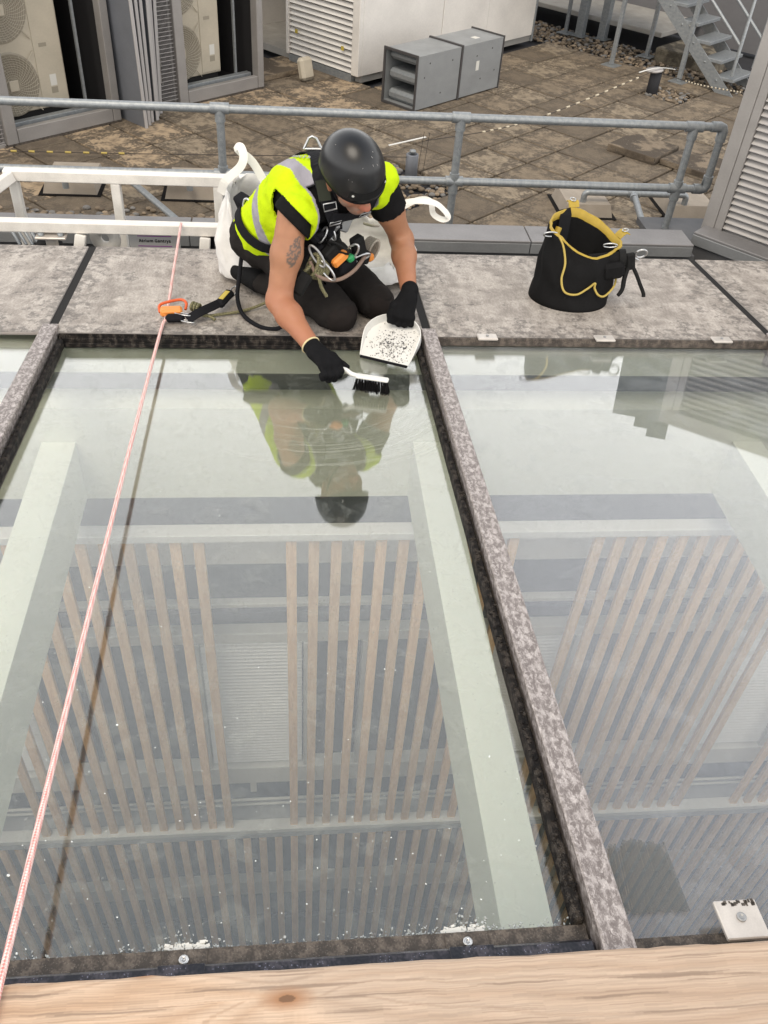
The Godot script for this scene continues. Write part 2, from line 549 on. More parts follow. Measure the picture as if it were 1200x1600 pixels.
	M.strap = plain(Color(0.013, 0.013, 0.015), 0.75)
	M.strap_olive = plain(Color(0.03, 0.033, 0.025), 0.75)
	M.orange = plain(Color(0.62, 0.1, 0.02), 0.4)
	M.amber = plain(Color(0.7, 0.24, 0.04), 0.5)
	M.green = plain(Color(0.02, 0.25, 0.08), 0.45)
	M.tan = plain(Color(0.19, 0.13, 0.1), 0.8)
	M.yellow = textured(dusty, 6.0, 0.6, 0.0, false, n_fine, 0.4, Color(0.42, 0.285, 0.03))
	M.yellow_cord = plain(Color(0.42, 0.31, 0.07), 0.6)
	M.bag = textured(dusty, 3.0, 0.7, 0.0, false, n_mid, 0.5, Color(0.012, 0.0118, 0.0122))
	M.sack = textured(dusty, 2.5, 0.8, 0.0, false, n_mid, 0.35, Color(0.74, 0.72, 0.69))
	M.sack.backlight_enabled = true
	M.sack.backlight = Color(0.3, 0.3, 0.29)
	M.webbing = plain(Color(0.75, 0.73, 0.69), 0.8)
	M.plastic_white = plain(Color(0.72, 0.71, 0.68), 0.4)
	M.print_grey = plain(Color(0.3, 0.31, 0.3), 0.7)
	M.print_black = plain(Color(0.015, 0.015, 0.015), 0.6)
	M.print_purple = plain(Color(0.3, 0.08, 0.33), 0.6)
	M.sign_plate = plain(Color(0.5, 0.49, 0.48), 0.5)
	M.label_white = plain(Color(0.65, 0.63, 0.58), 0.5)
	M.crumb_dark = plain(Color(0.1, 0.1, 0.105), 0.5)
	M.chip = plain(Color(0.42, 0.44, 0.43), 0.35)
	M.label_yellow = plain(Color(0.5, 0.38, 0.06), 0.6)
	# braided ropes
	M.rope_red = braid([Color(0.58, 0.2, 0.175), Color(0.78, 0.68, 0.64)])
	M.rope_camo = braid([Color(0.05, 0.055, 0.03), Color(0.28, 0.25, 0.13)])
	M.rope_grey = braid([Color(0.3, 0.27, 0.22), Color(0.42, 0.38, 0.32)])
	var grv := StandardMaterial3D.new()
	grv.vertex_color_use_as_albedo = true
	grv.roughness = 0.85
	M.stone = grv
	M.tape_yellow = plain(Color(0.45, 0.34, 0.09), 0.6)
	M.tape_cream = plain(Color(0.55, 0.48, 0.36), 0.6)
	M.wire = plain(Color(0.06, 0.05, 0.045), 0.5, 0.5)
	for k in ["vest", "trousers", "cloth_black", "knee_pad", "glove", "strap", "strap_olive", "bag", "sack", "webbing", "dark", "black", "dark_wall", "lining", "print_black", "gasket"]:
		M[k].metallic_specular = 0.16
	# films of dust and smears on the two panes, the second with painted sky haze
	M.dust = film(swirl2, mid, fine, grain, S, 0.025, Color(0.55, 0.57, 0.52))
	M.dust_sky_haze = film(swirl, coarse, fine, grain, S, 0.085, Color(0.52, 0.54, 0.57))  # dust plus a pale cool veil painted in for sky reflection
func film(a: PackedByteArray, b: PackedByteArray, c: PackedByteArray, d: PackedByteArray, S: int, floor_alpha: float, col: Color) -> StandardMaterial3D:
	var t := tex(S, func(i):
		var k := ss(0.48, 0.75, a[i] / 255.0 * 0.6 + b[i] / 255.0 * 0.4) * 0.09 + floor_alpha
		k *= 0.75 + 0.5 * c[i] / 255.0
		if d[i] > 226 and b[i] > 120: k = 0.4
		return Color(col.r, col.g, col.b, k), true)
	var m := StandardMaterial3D.new()
	m.albedo_texture = t
	m.transparency = BaseMaterial3D.TRANSPARENCY_ALPHA
	m.roughness = 0.95
	m.metallic_specular = 0.0
	m.uv1_triplanar = true
	m.uv1_world_triplanar = true
	m.uv1_scale = Vector3.ONE * 0.8
	return m
func braid(cols: Array) -> StandardMaterial3D:
	var S := 64
	var t := tex(S, func(i):
		var x: int = i % S
		var y: int = i / S
		var k := ((x + y) / 8 + (x - y + 512) / 8) % 2
		return cols[k])
	var m := StandardMaterial3D.new()
	m.albedo_texture = t
	m.roughness = 0.85
	m.uv1_triplanar = true
	m.uv1_scale = Vector3.ONE * 22.0
	return m
func wood_texture(fine: PackedByteArray, mid: PackedByteArray, coarse: PackedByteArray, S: int) -> ImageTexture:
	var W := 1024
	var H := 256
	var knots := [[0.47, 0.32, 0.022], [0.475, 0.7, 0.016], [0.385, 0.12, 0.014], [0.22, 0.2, 0.012], [0.78, 0.75, 0.012]]
	var data := PackedByteArray()
	data.resize(W * H * 3)
	for y in H:
		for x in W:
			var u := float(x) / W
			var v := float(y) / H
			var warp := 0.0
			var near := 0.0
			for k in knots:
				var dx: float = (u - k[0]) * 5.0
				var dy: float = (v - k[1])
				var r := sqrt(dx * dx * 0.7 + dy * dy)
				warp += k[2] * 5.0 * exp(-r * r / (k[2] * 0.9)) * signf(dy + 0.001)
				near = maxf(near, 1.0 - r / (k[2] * 3.6))
			var cn := coarse[((y / 2) % S) * S + (x / 4) % S] / 255.0
			var ring := v * 8.0 + warp * 9.0 + cn * 2.6
			var band := absf(fposmod(ring, 1.0) - 0.5) * 2.0
			var fn := fine[((y * 2) % S) * S + (x / 9) % S] / 255.0
			var mn := mid[((y * 3) % S) * S + (x / 5) % S] / 255.0
			var c := Color(0.43, 0.285, 0.185).lerp(Color(0.56, 0.41, 0.295), ss(0.1, 0.8, band * 0.5 + cn * 0.5))
			c = c.lerp(Color(0.3, 0.18, 0.105), ss(0.8, 1.0, band) * 0.4)
			c = c * (0.72 + 0.5 * fn)
			var stain := ss(0.55, 0.75, coarse[((y / 3 + 200) % S) * S + (x / 3 + 77) % S] / 255.0)
			c = c.lerp(Color(0.3, 0.25, 0.21), stain * 0.35)
			var saw := fine[((y * 4) % S) * S + (x / 40) % S] / 255.0
			if saw > 0.72: c = c.lerp(Color(0.2, 0.13, 0.09), ss(0.72, 0.86, saw) * 0.5)
			if mn > 0.64: c = c.lerp(Color(0.2, 0.14, 0.1), ss(0.64, 0.8, mn) * 0.7)
			if near > 0.0: c = c.lerp(Color(0.3, 0.14, 0.06), clampf(near * 1.2, 0.0, 0.85))
			if near > 0.75: c = c.lerp(Color(0.1, 0.05, 0.025), 0.7)
			var s := c.linear_to_srgb()
			var i := (y * W + x) * 3
			data[i] = clampi(int(s.r * 255), 0, 255)
			data[i + 1] = clampi(int(s.g * 255), 0, 255)
			data[i + 2] = clampi(int(s.b * 255), 0, 255)
	return ImageTexture.create_from_image(Image.create_from_data(W, H, false, Image.FORMAT_RGB8, data))

# ---------------------------------------------------------------- flat roof, pavers, gravel
func on_picture(p: Vector3) -> Vector3:      # pixel on a 1200 x 1600 picture and depth, to pick the pavers worth building one by one
	var cam: Camera3D = get_node("camera")
	var q := cam.transform.affine_inverse() * p
	return Vector3(600.0 + 1350.0 * q.x / -q.z, 800.0 - 1350.0 * q.y / -q.z, -q.z)
func build_roof():
	var deck := Node3D.new()
	deck.name = "flat_roof"
	add_child(deck)
	tag(deck, "dark roof deck under the paving slabs, reaching to the horizon", "roof", "", "structure")
	var st := begin()
	wbox(st, -150, 150, -1.3, -1.062, -160, -1.9)
	wbox(st, -150, -4.75, -1.3, -1.062, -1.9, 60)
	wbox(st, 4.75, 150, -1.3, -1.062, -1.9, 60)
	wbox(st, -4.75, 4.75, -1.3, -1.062, 6.2, 60)
	obj("deck", st, M.dark_wall, deck)
	var P := 0.467
	var pav := Node3D.new()
	pav.name = "roof_paving"
	add_child(pav)
	tag(pav, "brown algae-stained concrete paving slabs laid diagonally over the flat roof", "paving", "", "structure")
	var meshes := []
	for k in 5:
		var b := begin()
		box(b, Vector3.ZERO, Vector3(0.451 - 0.0012 * k, 0.05, 0.451 - 0.001 * (4 - k)), Basis(), 0.005)
		meshes.append(commit(b))
	var cand := []
	for i in range(-14, 7):
		for j in range(-9, 5):
			var u := 4.84 + (i + 0.5) * P
			var d := -1.92 + (j + 0.5) * P
			var c := ud(u, ROOF, d)
			if c.z > -2.02 or (c.x > 1.7 and u > 2.5 and d > -0.35): continue
			if i in [-5, -4] and j in [-3, -2]: continue       # gravel round the pipe
			if i == 5 and j == -2: continue
			if (u > 4.7 and d < -4.95) : continue               # under the white housing
			if u < 4.2 and d < -5.45: continue
			var s := on_picture(c)
			var seen := s.x > -60 and s.x < 1260 and s.y > -60 and s.y < 385
			cand.append([s.z if seen else 1000.0 + s.z, u, d, i, j])
	cand.sort_custom(func(a, b): return a[0] < b[0])
	var rest := begin()
	rng.seed = 21
	var kinds: Array = M.pavers
	for n in cand.size():
		var e = cand[n]
		var y := ROOF - 0.025 + rng.randf_range(-0.003, 0.003)
		var at := ud(e[1], y, e[2])
		var bs := udbasis() * Basis(Vector3.UP, (rng.randi() % 4) * PI / 2) * Basis(Vector3.RIGHT, rng.randf_range(-0.006, 0.006)) * Basis(Vector3.UP, rng.randf_range(-0.006, 0.006))
		var m: Material = kinds[rng.randi() % kinds.size()]
		if e[2] < -4.2 and rng.randf() < 0.4 and e[1] < 5.2: m = M.paver_sandy
		if n < 290 and e[0] < 1000.0: put("paver", meshes[n % 5], m, pav, Transform3D(bs, at))
		else: box(rest, at, Vector3(0.4585, 0.05, 0.4585), bs)
	var r := obj("paver_field", rest, M.paver, pav)
	r.set_meta("kind", "stuff")
	# gravel
	gravel("gravel", "pebbles round the grey vent pipe in the paving beside the worker", 2.5, 3.44, -3.32, -2.39, 0.0, 430, 3, -0.04)
	gravel("gravel", "tan pebbles in a square gap beside the far stub pipe", 7.175, 7.642, -2.854, -2.387, 0.0, 170, 5, -0.035)
	gravel("gravel", "strip of brown pebbles below the raised concrete walkway and stairs", 8.12, 8.95, -5.6, -2.1, 0.0, 1500, 9, -0.04)
	gravel("gravel", "pebbles along the foot of the parapet behind the white gantry", 0.0, 0.0, 0.0, 0.0, 1.0, 190, 12, -0.04)
func gravel(called, label, u0, u1, d0, d1, strip, count, sd, low):
	rng.seed = sd
	var st := begin()
	st.set_smooth_group(1)
	var ico := SphereMesh.new()
	ico.radius = 1.0; ico.height = 2.0; ico.radial_segments = 7; ico.rings = 4
	var mm := MultiMesh.new()
	mm.transform_format = MultiMesh.TRANSFORM_3D
	mm.use_colors = true
	mm.mesh = ico
	mm.instance_count = count
	for k in count:
		var at := ud(lerpf(u0, u1, rng.randf()), 0, lerpf(d0, d1, rng.randf()))
		if strip > 0.0: at = Vector3(lerpf(-3.2, 0.2, rng.randf()), 0, -3.32 - 0.2 * rng.randf() * rng.randf())
		var s := rng.randf_range(0.011, 0.026)
		at.y = ROOF + low + rng.randf() * 0.035
		if strip > 0.0: at.y = ROOF + 0.005 + rng.randf() * 0.01
		var b := Basis(Vector3(rng.randf() - 0.5, rng.randf() - 0.5, rng.randf() - 0.5).normalized(), rng.randf() * TAU).scaled(Vector3(s * 1.25, s * 0.8, s))
		mm.set_instance_transform(k, Transform3D(b, at))
		var t := rng.randf()
		var c := Color(0.11, 0.085, 0.06).lerp(Color(0.34, 0.26, 0.18), t) if rng.randf() < 0.8 else Color(0.2, 0.19, 0.18)
		mm.set_instance_color(k, c * rng.randf_range(0.6, 1.1))
	var o := MultiMeshInstance3D.new()
	o.name = numbered(called)
	o.multimesh = mm
	o.material_override = M.stone
	add_child(o)
	tag(o, label, "gravel", "", "stuff")

# ---------------------------------------------------------------- rooflight and its sill
const PITCH := 1.447
func build_rooflight():
	var r := thing("rooflight", "sloping glass rooflight with tarnished metal glazing bars above the atrium", "rooflight", Vector3.ZERO)
	for k in range(-3, 3):
		var x0 := k * PITCH + 0.07
		var x1 := (k + 1) * PITCH
		var low := 0.05 if k == -1 else 0.035      # the panes lie below the sill and the bars
		var end := 2.35 if k == -1 else 2.385
		var m: Material = M.glass if k == -1 else M.glass_coated
		var st := begin()
		gbox(st, x0 + 0.004, x1 - 0.004, -0.003 - low, -low, 0.006, end)
		obj("glass_pane", st, m, r)
		st = begin()
		if k in [-2, -1, 0]: gbox(st, x0 + 0.004, x1 - 0.004, -0.0075 - low, -0.004 - low, 0.006, end)
		if k in [-2, -1, 0]: obj("inner_pane", st, m, r)
		# frame below the near edge
		st = begin()
		gbox(st, x0, x1, -0.1, -0.004 - low * 0.5, end + 0.001, end + 0.04)
		obj("edge_strip", st, M.frame_brown, r)
		st = begin()
		gbox(st, x0, x1, -0.1, 0.002, end + 0.0405, 2.47, 0.006)
		obj("edge_channel", st, M.frame_blue, r)
	for k in range(-3, 4):
		var x0 := k * PITCH
		var st := begin()
		gbox(st, x0 + 0.006, x0 + 0.064, -0.1, 0.018, -0.045, 2.44, 0.003)
		obj("glazing_bar", st, M.bar, r)
	# gaskets round the lowered pane
	var gx0 := -PITCH + 0.07
	var st := begin()
	gbox(st, gx0, -0.001, -0.048, 0.001, 0.001, 0.006, 0.002)
	gbox(st, gx0, -0.001, -0.048, -0.014, 0.0065, 0.014, 0.002)
	gbox(st, gx0, -0.001, -0.048, -0.03, 0.0145, 0.024, 0.003)
	obj("gasket", st, M.gasket, r)
	for sx in [[gx0 + 0.0005, gx0 + 0.02], [-0.0205, -0.0005]]:
		st = begin()
		gbox(st, sx[0], sx[1], -0.0485, -0.012, 0.025, 2.35, 0.004)
		obj("gasket", st, M.gasket, r)
	# lumps of old sealant along the black gaskets and the near edge of the pane
	rng.seed = 31
	st = begin()
	for k in 240:
		var s := rng.randf_range(0.05, 2.33)
		var x: float = -0.012 if rng.randf() < 0.75 else gx0 + 0.011
		box(st, g(x + rng.randf_range(-0.009, 0.009), -0.012 + rng.randf() * 0.002, s), Vector3(rng.randf_range(0.002, 0.006), 0.003, rng.randf_range(0.002, 0.012)), gbasis() * Basis(Vector3.UP, rng.randf() * 3.0))
	var sl := obj("sealant_crumb", st, M.gasket, r)
	sl.set_meta("kind", "stuff")
	st = begin()
	for k in 1500:
		var x := rng.randf_range(gx0 + 0.01, -0.01)
		var dense := exp(-pow((x + 0.69) / 0.05, 2)) + exp(-pow((x + 0.2) / 0.06, 2))
		if rng.randf() > 0.3 + 0.3 * sin(x * 23.0) * sin(x * 7.0) + dense: continue
		var w := rng.randf_range(0.0006, 0.0027)
		box(st, g(x, -0.049 + rng.randf() * 0.003, 2.346 + log(1.0 - 0.97 * rng.randf()) * 0.006 * (1.0 + dense)), Vector3(w * 1.6, 0.004, w * 0.7), gbasis() * Basis(Vector3(rng.randf(), 1, rng.randf()).normalized(), rng.randf() * 6.0))
	sl = obj("glass_chip", st, M.chip, r)
	sl.set_meta("kind", "stuff")
	# fixings
	for x in [0.266, 0.746, 1.24]:
		st = begin()
		gbox(st, x - 0.04, x + 0.04, 0.0015, 0.011, -0.018, 0.03, 0.003)
		var c := obj("cover_clip", st, M.clip, r)
		st = begin()
		lathe(st, [Vector2(0.0, 0.0), Vector2(0.006, 0.0), Vector2(0.006, 0.003), Vector2(0.0, 0.003)], 10, Transform3D(gbasis(), g(x, 0.0112, 0.005)))
		obj("screw", st, M.steel_dull, c)
	st = begin()
	gbox(st, 0.23, 0.308, 0.0035, 0.0135, 2.345, 2.415, 0.002)
	var big := obj("cover_clip", st, M.clip, r)
	st = begin()
	lathe(st, [Vector2(0.0, 0.0), Vector2(0.0085, 0.0), Vector2(0.0085, 0.003), Vector2(0.005, 0.003), Vector2(0.004, 0.001), Vector2(0, 0.001)], 14, Transform3D(gbasis(), g(0.269, 0.0137, 2.378)))
	obj("screw", st, M.steel_dull, big)
	st = begin()
	for k in 26:
		var x := 0.233 + 0.07 * rng.randf()
		box(st, g(x, 0.0137, 2.348 + rng.randf() * 0.007), Vector3(rng.randf_range(0.003, 0.007), 0.0006, rng.randf_range(0.002, 0.007)), gbasis())
	var burn := obj("sealant_smear", st, M.clip_burnt, big)
	burn.set_meta("kind", "stuff")
	for x in [-0.699, -0.216]:
		st = begin()
		gbox(st, x - 0.038, x + 0.038, -0.04, -0.026, 2.352, 2.389, 0.001)
		var c := obj("clip_seat", st, M.frame_brown, r)
		st = begin()
		lathe(st, [Vector2(0.0, 0.0), Vector2(0.0085, 0.0), Vector2(0.0085, 0.006), Vector2(0.004, 0.006), Vector2(0.003, 0.003), Vector2(0, 0.003)], 10, Transform3D(gbasis(), g(x, -0.0258, 2.372)))
		obj("screw", st, M.steel, c)
		st = begin()
		gbox(st, x - 0.038, x + 0.038, 0.0025, 0.004, 2.392, 2.44, 0.0005)
		obj("clip_tail", st, M.frame_blue, c)
	st = begin()
	for x in [-0.699, -0.216]:
		for k in 130:
			var w := rng.randf_range(0.002, 0.006)
			box(st, g(x + rng.randf_range(-0.036, 0.036), -0.0485 + 0.002 * rng.randf(), 2.347 - 0.02 * rng.randf() * rng.randf()), Vector3(w * 1.8, 0.002, w), gbasis() * Basis(Vector3.UP, rng.randf() * 0.8 - 0.4))
	sl = obj("sealant_patch", st, M.label_white, r)
	sl.set_meta("kind", "stuff")
	# dust lying on the panes; the second film also carries painted sky haze
	st = begin()
	quad(st, g(gx0 + 0.02, -0.0488, 2.35), g(-0.02, -0.0488, 2.35), g(-0.02, -0.0488, 0.025), g(gx0 + 0.02, -0.0488, 0.025))
	obj("dust_haze_film", st, M.dust, r)
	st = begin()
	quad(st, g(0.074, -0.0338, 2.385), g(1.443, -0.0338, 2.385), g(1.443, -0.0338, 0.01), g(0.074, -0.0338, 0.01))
	obj("dust_haze_film", st, M.dust_sky_haze, r)
	rng.seed = 61
	st = begin()
	for k in 30:
		var f := k / 30.0
		var s0 := 2.185 + 0.028 * rng.randf() * rng.randf() + 0.02 * absf(f - 0.4)
		var s1 := 2.338 - 0.012 * rng.randf() * rng.randf()
		var xa := lerpf(0.088, 0.205, f)
		var xb := lerpf(0.07, 0.204, f)
		var w := 0.1175 / 30.0
		quad(st, g(xb, -0.0328, s1), g(xb + w * 1.14, -0.0328, s1), g(xa + w, -0.0328, s0), g(xa, -0.0328, s0))
	obj("sealant_residue", st, M.residue, r)
	st = begin()
	for k in 46:
		var rr := rng.randf_range(0.33, 0.60)
		var a0 := rng.randf_range(0.35, 1.5)
		var ln := rng.randf_range(0.2, 0.8)
		var wd := rng.randf_range(0.0015, 0.008)
		for j in 8:
			var q := []
			for e in [[j, 0.0], [j, wd], [j + 1, wd], [j + 1, 0.0]]:
				var an: float = a0 + ln * e[0] / 8.0
				q.append(g(-0.42 + cos(an) * (rr + e[1]), -0.0481 + 0.00002 * k, 0.28 + sin(an) * (rr + e[1])))
			quad(st, q[0], q[1], q[2], q[3])
	obj("sweep_mark", st, M.sweep, r)
	# metal sill beyond the glass
	var s := thing("metal_sill", "weathered metal sill of chalky grey panels beyond the glass, where the worker kneels", "sill", Vector3.ZERO)
	for k in range(-3, 3):
		st = begin()
		var px0 := k * PITCH + 0.052
		var px1 := (k + 1) * PITCH + 0.018
		gbox(st, px0, px1, -0.012, -0.001, -0.93, -0.004, 0.002)
		var pan := obj("panel", st, M.sill, s)
		st = begin()
		var fl := k % 2 == 0
		quad_uv(st, [g(px0 + 0.002, 0.0, -0.006), g(px1 - 0.002, 0.0, -0.006), g(px1 - 0.002, 0.0, -0.928), g(px0 + 0.002, 0.0, -0.928)], [Vector2(1 if fl else 0, 1), Vector2(0 if fl else 1, 1), Vector2(0 if fl else 1, 0), Vector2(1 if fl else 0, 0)])
		obj("sheet", st, M.sills[posmod(k, 3)], pan)
	for k in range(-3, 4):
		st = begin()
		gbox(st, k * PITCH + 0.019, k * PITCH + 0.051, -0.02, -0.004, -0.93, -0.046)
		obj("joint_strip", st, M.dark, s)
	st = begin()
	gbox(st, -3 * PITCH, 3 * PITCH + 0.07, -0.2, -0.0125, -0.925, -0.43)
	obj("upstand", st, M.dark_wall, s)
	st = begin()
	gbox(st, 0.071, 3 * PITCH, -0.034, 0.0008, -0.0035, 0.0055, 0.002)
	obj("edge_trim", st, M.frame_brown, s)
	# kerb the viewer stands on
	st = begin()
	gbox(st, -4.6, 4.6, -0.6, -0.052, 2.475, 6.4)
	var kb := obj("roof_kerb", st, M.far_wall)
	tag(kb, "dark roof kerb at the near edge of the rooflight under the plank", "roof", "", "structure")
	for sx in [-1, 1]:
		st = begin()
		gbox(st, minf(sx * 4.43, sx * 4.75), maxf(sx * 4.43, sx * 4.75), -1.2, 0.02, -0.93, 6.4)
		var o := obj("roof_kerb", st, M.far_wall)
		tag(o, "dark roof kerb closing the end of the rooflight beside its last pane", "roof", "end kerbs of the rooflight", "structure")

# ---------------------------------------------------------------- the atrium under the glass
func build_atrium():
	var st := begin()
	wbox(st, -4.75, 4.75, -7.7, -7.5, -3.0, 2.8)
	tag(obj("atrium_floor", st, M.inside_floor), "dark atrium floor deep below the rooflight", "floor", "", "structure")
	st = begin()
	wbox(st, -4.75, 4.75, -7.5, 0.17, 2.47, 2.66)
	tag(obj("atrium_wall", st, M.plaster), "pale atrium wall below the near edge of the glass", "wall", "", "structure")
	for sx in [-1, 1]:
		st = begin()
		wbox(st, minf(sx * 4.45, sx * 4.75), maxf(sx * 4.45, sx * 4.75), -7.5, -0.3, -3.0, 2.47)
		tag(obj("atrium_wall", st, M.plaster), "pale end wall of the atrium beyond the last pane", "wall", "end walls of the atrium", "structure")
	# edge beam below the sill: pale board, dark recess, white board
	var e := thing("edge_beam", "white edge beam with a dark recess under the sill inside the atrium", "beam", Vector3.ZERO)
	st = begin(); wbox(st, -4.44, 4.44, -0.17, -0.062, -0.06, 0.005); wbox(st, -4.44, 4.44, -0.17, -0.08, -0.4, -0.0605); obj("upper_board", st, M.paint, e)
	st = begin(); wbox(st, -4.44, 4.44, -0.34, -0.165, -0.2, -0.12); obj("steel_channel", st, M.steel_grey, e)
	st = begin(); wbox(st, -4.44, 4.44, -0.81, -0.3305, -0.4, 0.02); obj("lower_board", st, M.paint, e)
	# rafters below the bars
	for k in range(-3, 4):
		var own: String = {-1: "white rafter seen through the swept pane beside the red rope", 0: "white rafter seen through the swept pane beside the tarnished central bar", 1: "white rafter seen through the pane in front of the tool bag"}.get(k, "white painted rafter of the atrium below one of the outer glazing bars")
		var b := thing("rafter", own, "beam", Vector3.ZERO, Basis(), "white rafters under the glazing bars")
		var x: float = k * PITCH
		var t := begin()
		var x0: float = x + (0.012 if k >= 0 else -0.083)
		wbox(t, x0, x0 + 0.135, -0.8, -0.5055, 0.021, 2.46, 0.002)
		obj("web", t, M.paint, b)
		t = begin()
		wbox(t, x0 - 0.001, x0 + 0.136, -0.505, -0.5, 0.021, 2.46, 0.001)
		obj("top_flange", t, M.paint, b)
	# timber screens: one with openings in front of the windows, one below the ledge
	for level in 2:
		var s := thing("slat_screen", ["tall screen of vertical timber slats with openings before the blinds, under the sill", "lower screen of vertical timber slats below the pale ledge, deep in the atrium"][level], "screen", Vector3.ZERO)
		var y0: float = [-3.7, -6.6][level]
		var y1: float = [-1.04, -3.86][level]
		var mesh_st := begin()
		box(mesh_st, Vector3.ZERO, Vector3(0.05, y1 - y0, 0.03), Basis(), 0.002)
		var mesh := commit(mesh_st)
		rng.seed = 44
		for k in range(-36, 46):
			var x := -0.514 + 0.1065 * k
			var ph := fposmod(x + 0.96, 1.56)
			if level == 0 and ph < 0.34 and ph > 0.05: continue
			put("slat", mesh, M.slat if rng.randf() < 0.6 else M.slat_pale, s, Transform3D(Basis(), Vector3(x, (y0 + y1) / 2, 0.03)))
		for yy in ([-1.02, -3.72] if level == 0 else [-6.62]):
			st = begin()
			wbox(st, -4.44, 4.44, yy - 0.022, yy + 0.022, -0.01, 0.07, 0.003)
			obj("rail", st, M.inside_white, s)
		st = begin()
		wbox(st, -4.44, 4.44, (y0 + y1) / 2 - 0.03 + 0.75 * (1 - level), (y0 + y1) / 2 + 0.03 + 0.75 * (1 - level), -0.02, 0.013)
		obj("batten", st, M.inside_dark, s)
	st = begin()
	wbox(st, -4.44, 4.44, -3.82, -3.765, -0.21, 0.06, 0.003)
	tag(obj("atrium_ledge", st, M.ledge), "pale ledge between the two timber screens in the atrium", "ledge")
	# office front behind the screens
	var f := thing("office_front", "dark glazed office front with pale bands and blinds behind the timber screens", "facade", Vector3.ZERO)
	st = begin(); wbox(st, -4.44, 4.44, -7.5, -0.82, -0.5, -0.22); obj("wall", st, M.inside_dark, f)
	for b in [[-1.23, -1.41, 0.05], [-1.73, -1.81, 0.03], [-1.94, -2.02, 0.06], [-3.25, -3.43, 0.08], [-4.9, -5.1, 0.06]]:
		st = begin(); wbox(st, -4.44, 4.44, b[1], b[0], -0.219, -0.2 + b[2], 0.004); obj("band", st, M.inside_white, f)
	for k in range(-3, 4):
		var xc := -0.74 + 1.56 * k
		var w := Node3D.new()
		w.name = "window"
		f.add_child(w, true)
		st = begin()
		wbox(st, xc - 0.62, xc + 0.62, -3.249, -2.021, -0.219, -0.21)
		obj("pane", st, M.inside_dark, w)
		for x in [xc - 0.31, xc + 0.31, xc + 0.64]:
			st = begin(); wbox(st, x - 0.02, x + 0.02, -3.249, -2.021, -0.2085, -0.13); obj("frame", st, M.inside_white, w)
		st = begin()
		for j in 40:
			var y := -2.035 - j * 0.03
			box(st, Vector3(xc, y, -0.155), Vector3(0.56, 0.002, 0.026), Basis(Vector3.RIGHT, 0.2))
		obj("blind", st, M.blind, w)
	for yy in [-3.6, -3.66]:
		st = begin()
		tube(st, [Vector3(-4.4, yy, -0.1), Vector3(4.4, yy, -0.1)], 0.01, 6)
		obj("rail", st, M.inside_white, f)
	st = begin(); wbox(st, -0.8, -0.76, -3.56, -3.44, -0.14, -0.132); obj("notice", st, M.inside_white, f)

# ---------------------------------------------------------------- parapet and gutter
func build_parapet():
	var p := thing("parapet", "grey metal parapet coping behind the sill and below the guard rail", "parapet", Vector3.ZERO)
	var cuts := [-6.0, -3.6, -2.35, -1.05, 0.165, 0.86, 1.83]
	for k in cuts.size() - 1:
		var st := begin()
		wbox(st, cuts[k] + 0.003, cuts[k + 1] - 0.003, -0.345, -0.33, -1.83, -1.62, 0.003)
		var c := obj("coping", st, M.coping, p)
		st = begin()
		wbox(st, cuts[k] + 0.003, cuts[k + 1] - 0.003, -0.405, -0.3455, -1.632, -1.62, 0.002)
		obj("fascia", st, M.coping_face, c)
	# the run that turns along the louvred unit
	var st2 := begin()
	box(st2, ud(2.695, -0.3375, 0.62), Vector3(0.15, 0.015, 1.35), udbasis(), 0.003)
	var c2 := obj("coping", st2, M.coping, p)
	st2 = begin()
	box(st2, ud(2.62, -0.375, 0.62), Vector3(0.012, 0.06, 1.35), udbasis(), 0.002)
	obj("fascia", st2, M.coping_face, c2)
	st2 = begin()
	wbox(st2, -6.0, 1.86, -1.06, -0.406, -1.82, -1.64)
	obj("wall", st2, M.gutter, p)
	st2 = begin()
	box(st2, ud(2.7, -0.73, 0.62), Vector3(0.14, 0.65, 1.35), udbasis())
	obj("wall", st2, M.gutter, p)
	var gt := begin()
	wbox(gt, -6.0, 6.0, -0.62, -0.58, -1.64, -0.85)
	wbox(gt, 1.86, 6.0, -0.62, -0.58, -2.6, -1.64)
	tag(obj("gutter", gt, M.gutter), "dark gutter between the sill and the parapet", "gutter", "", "structure")

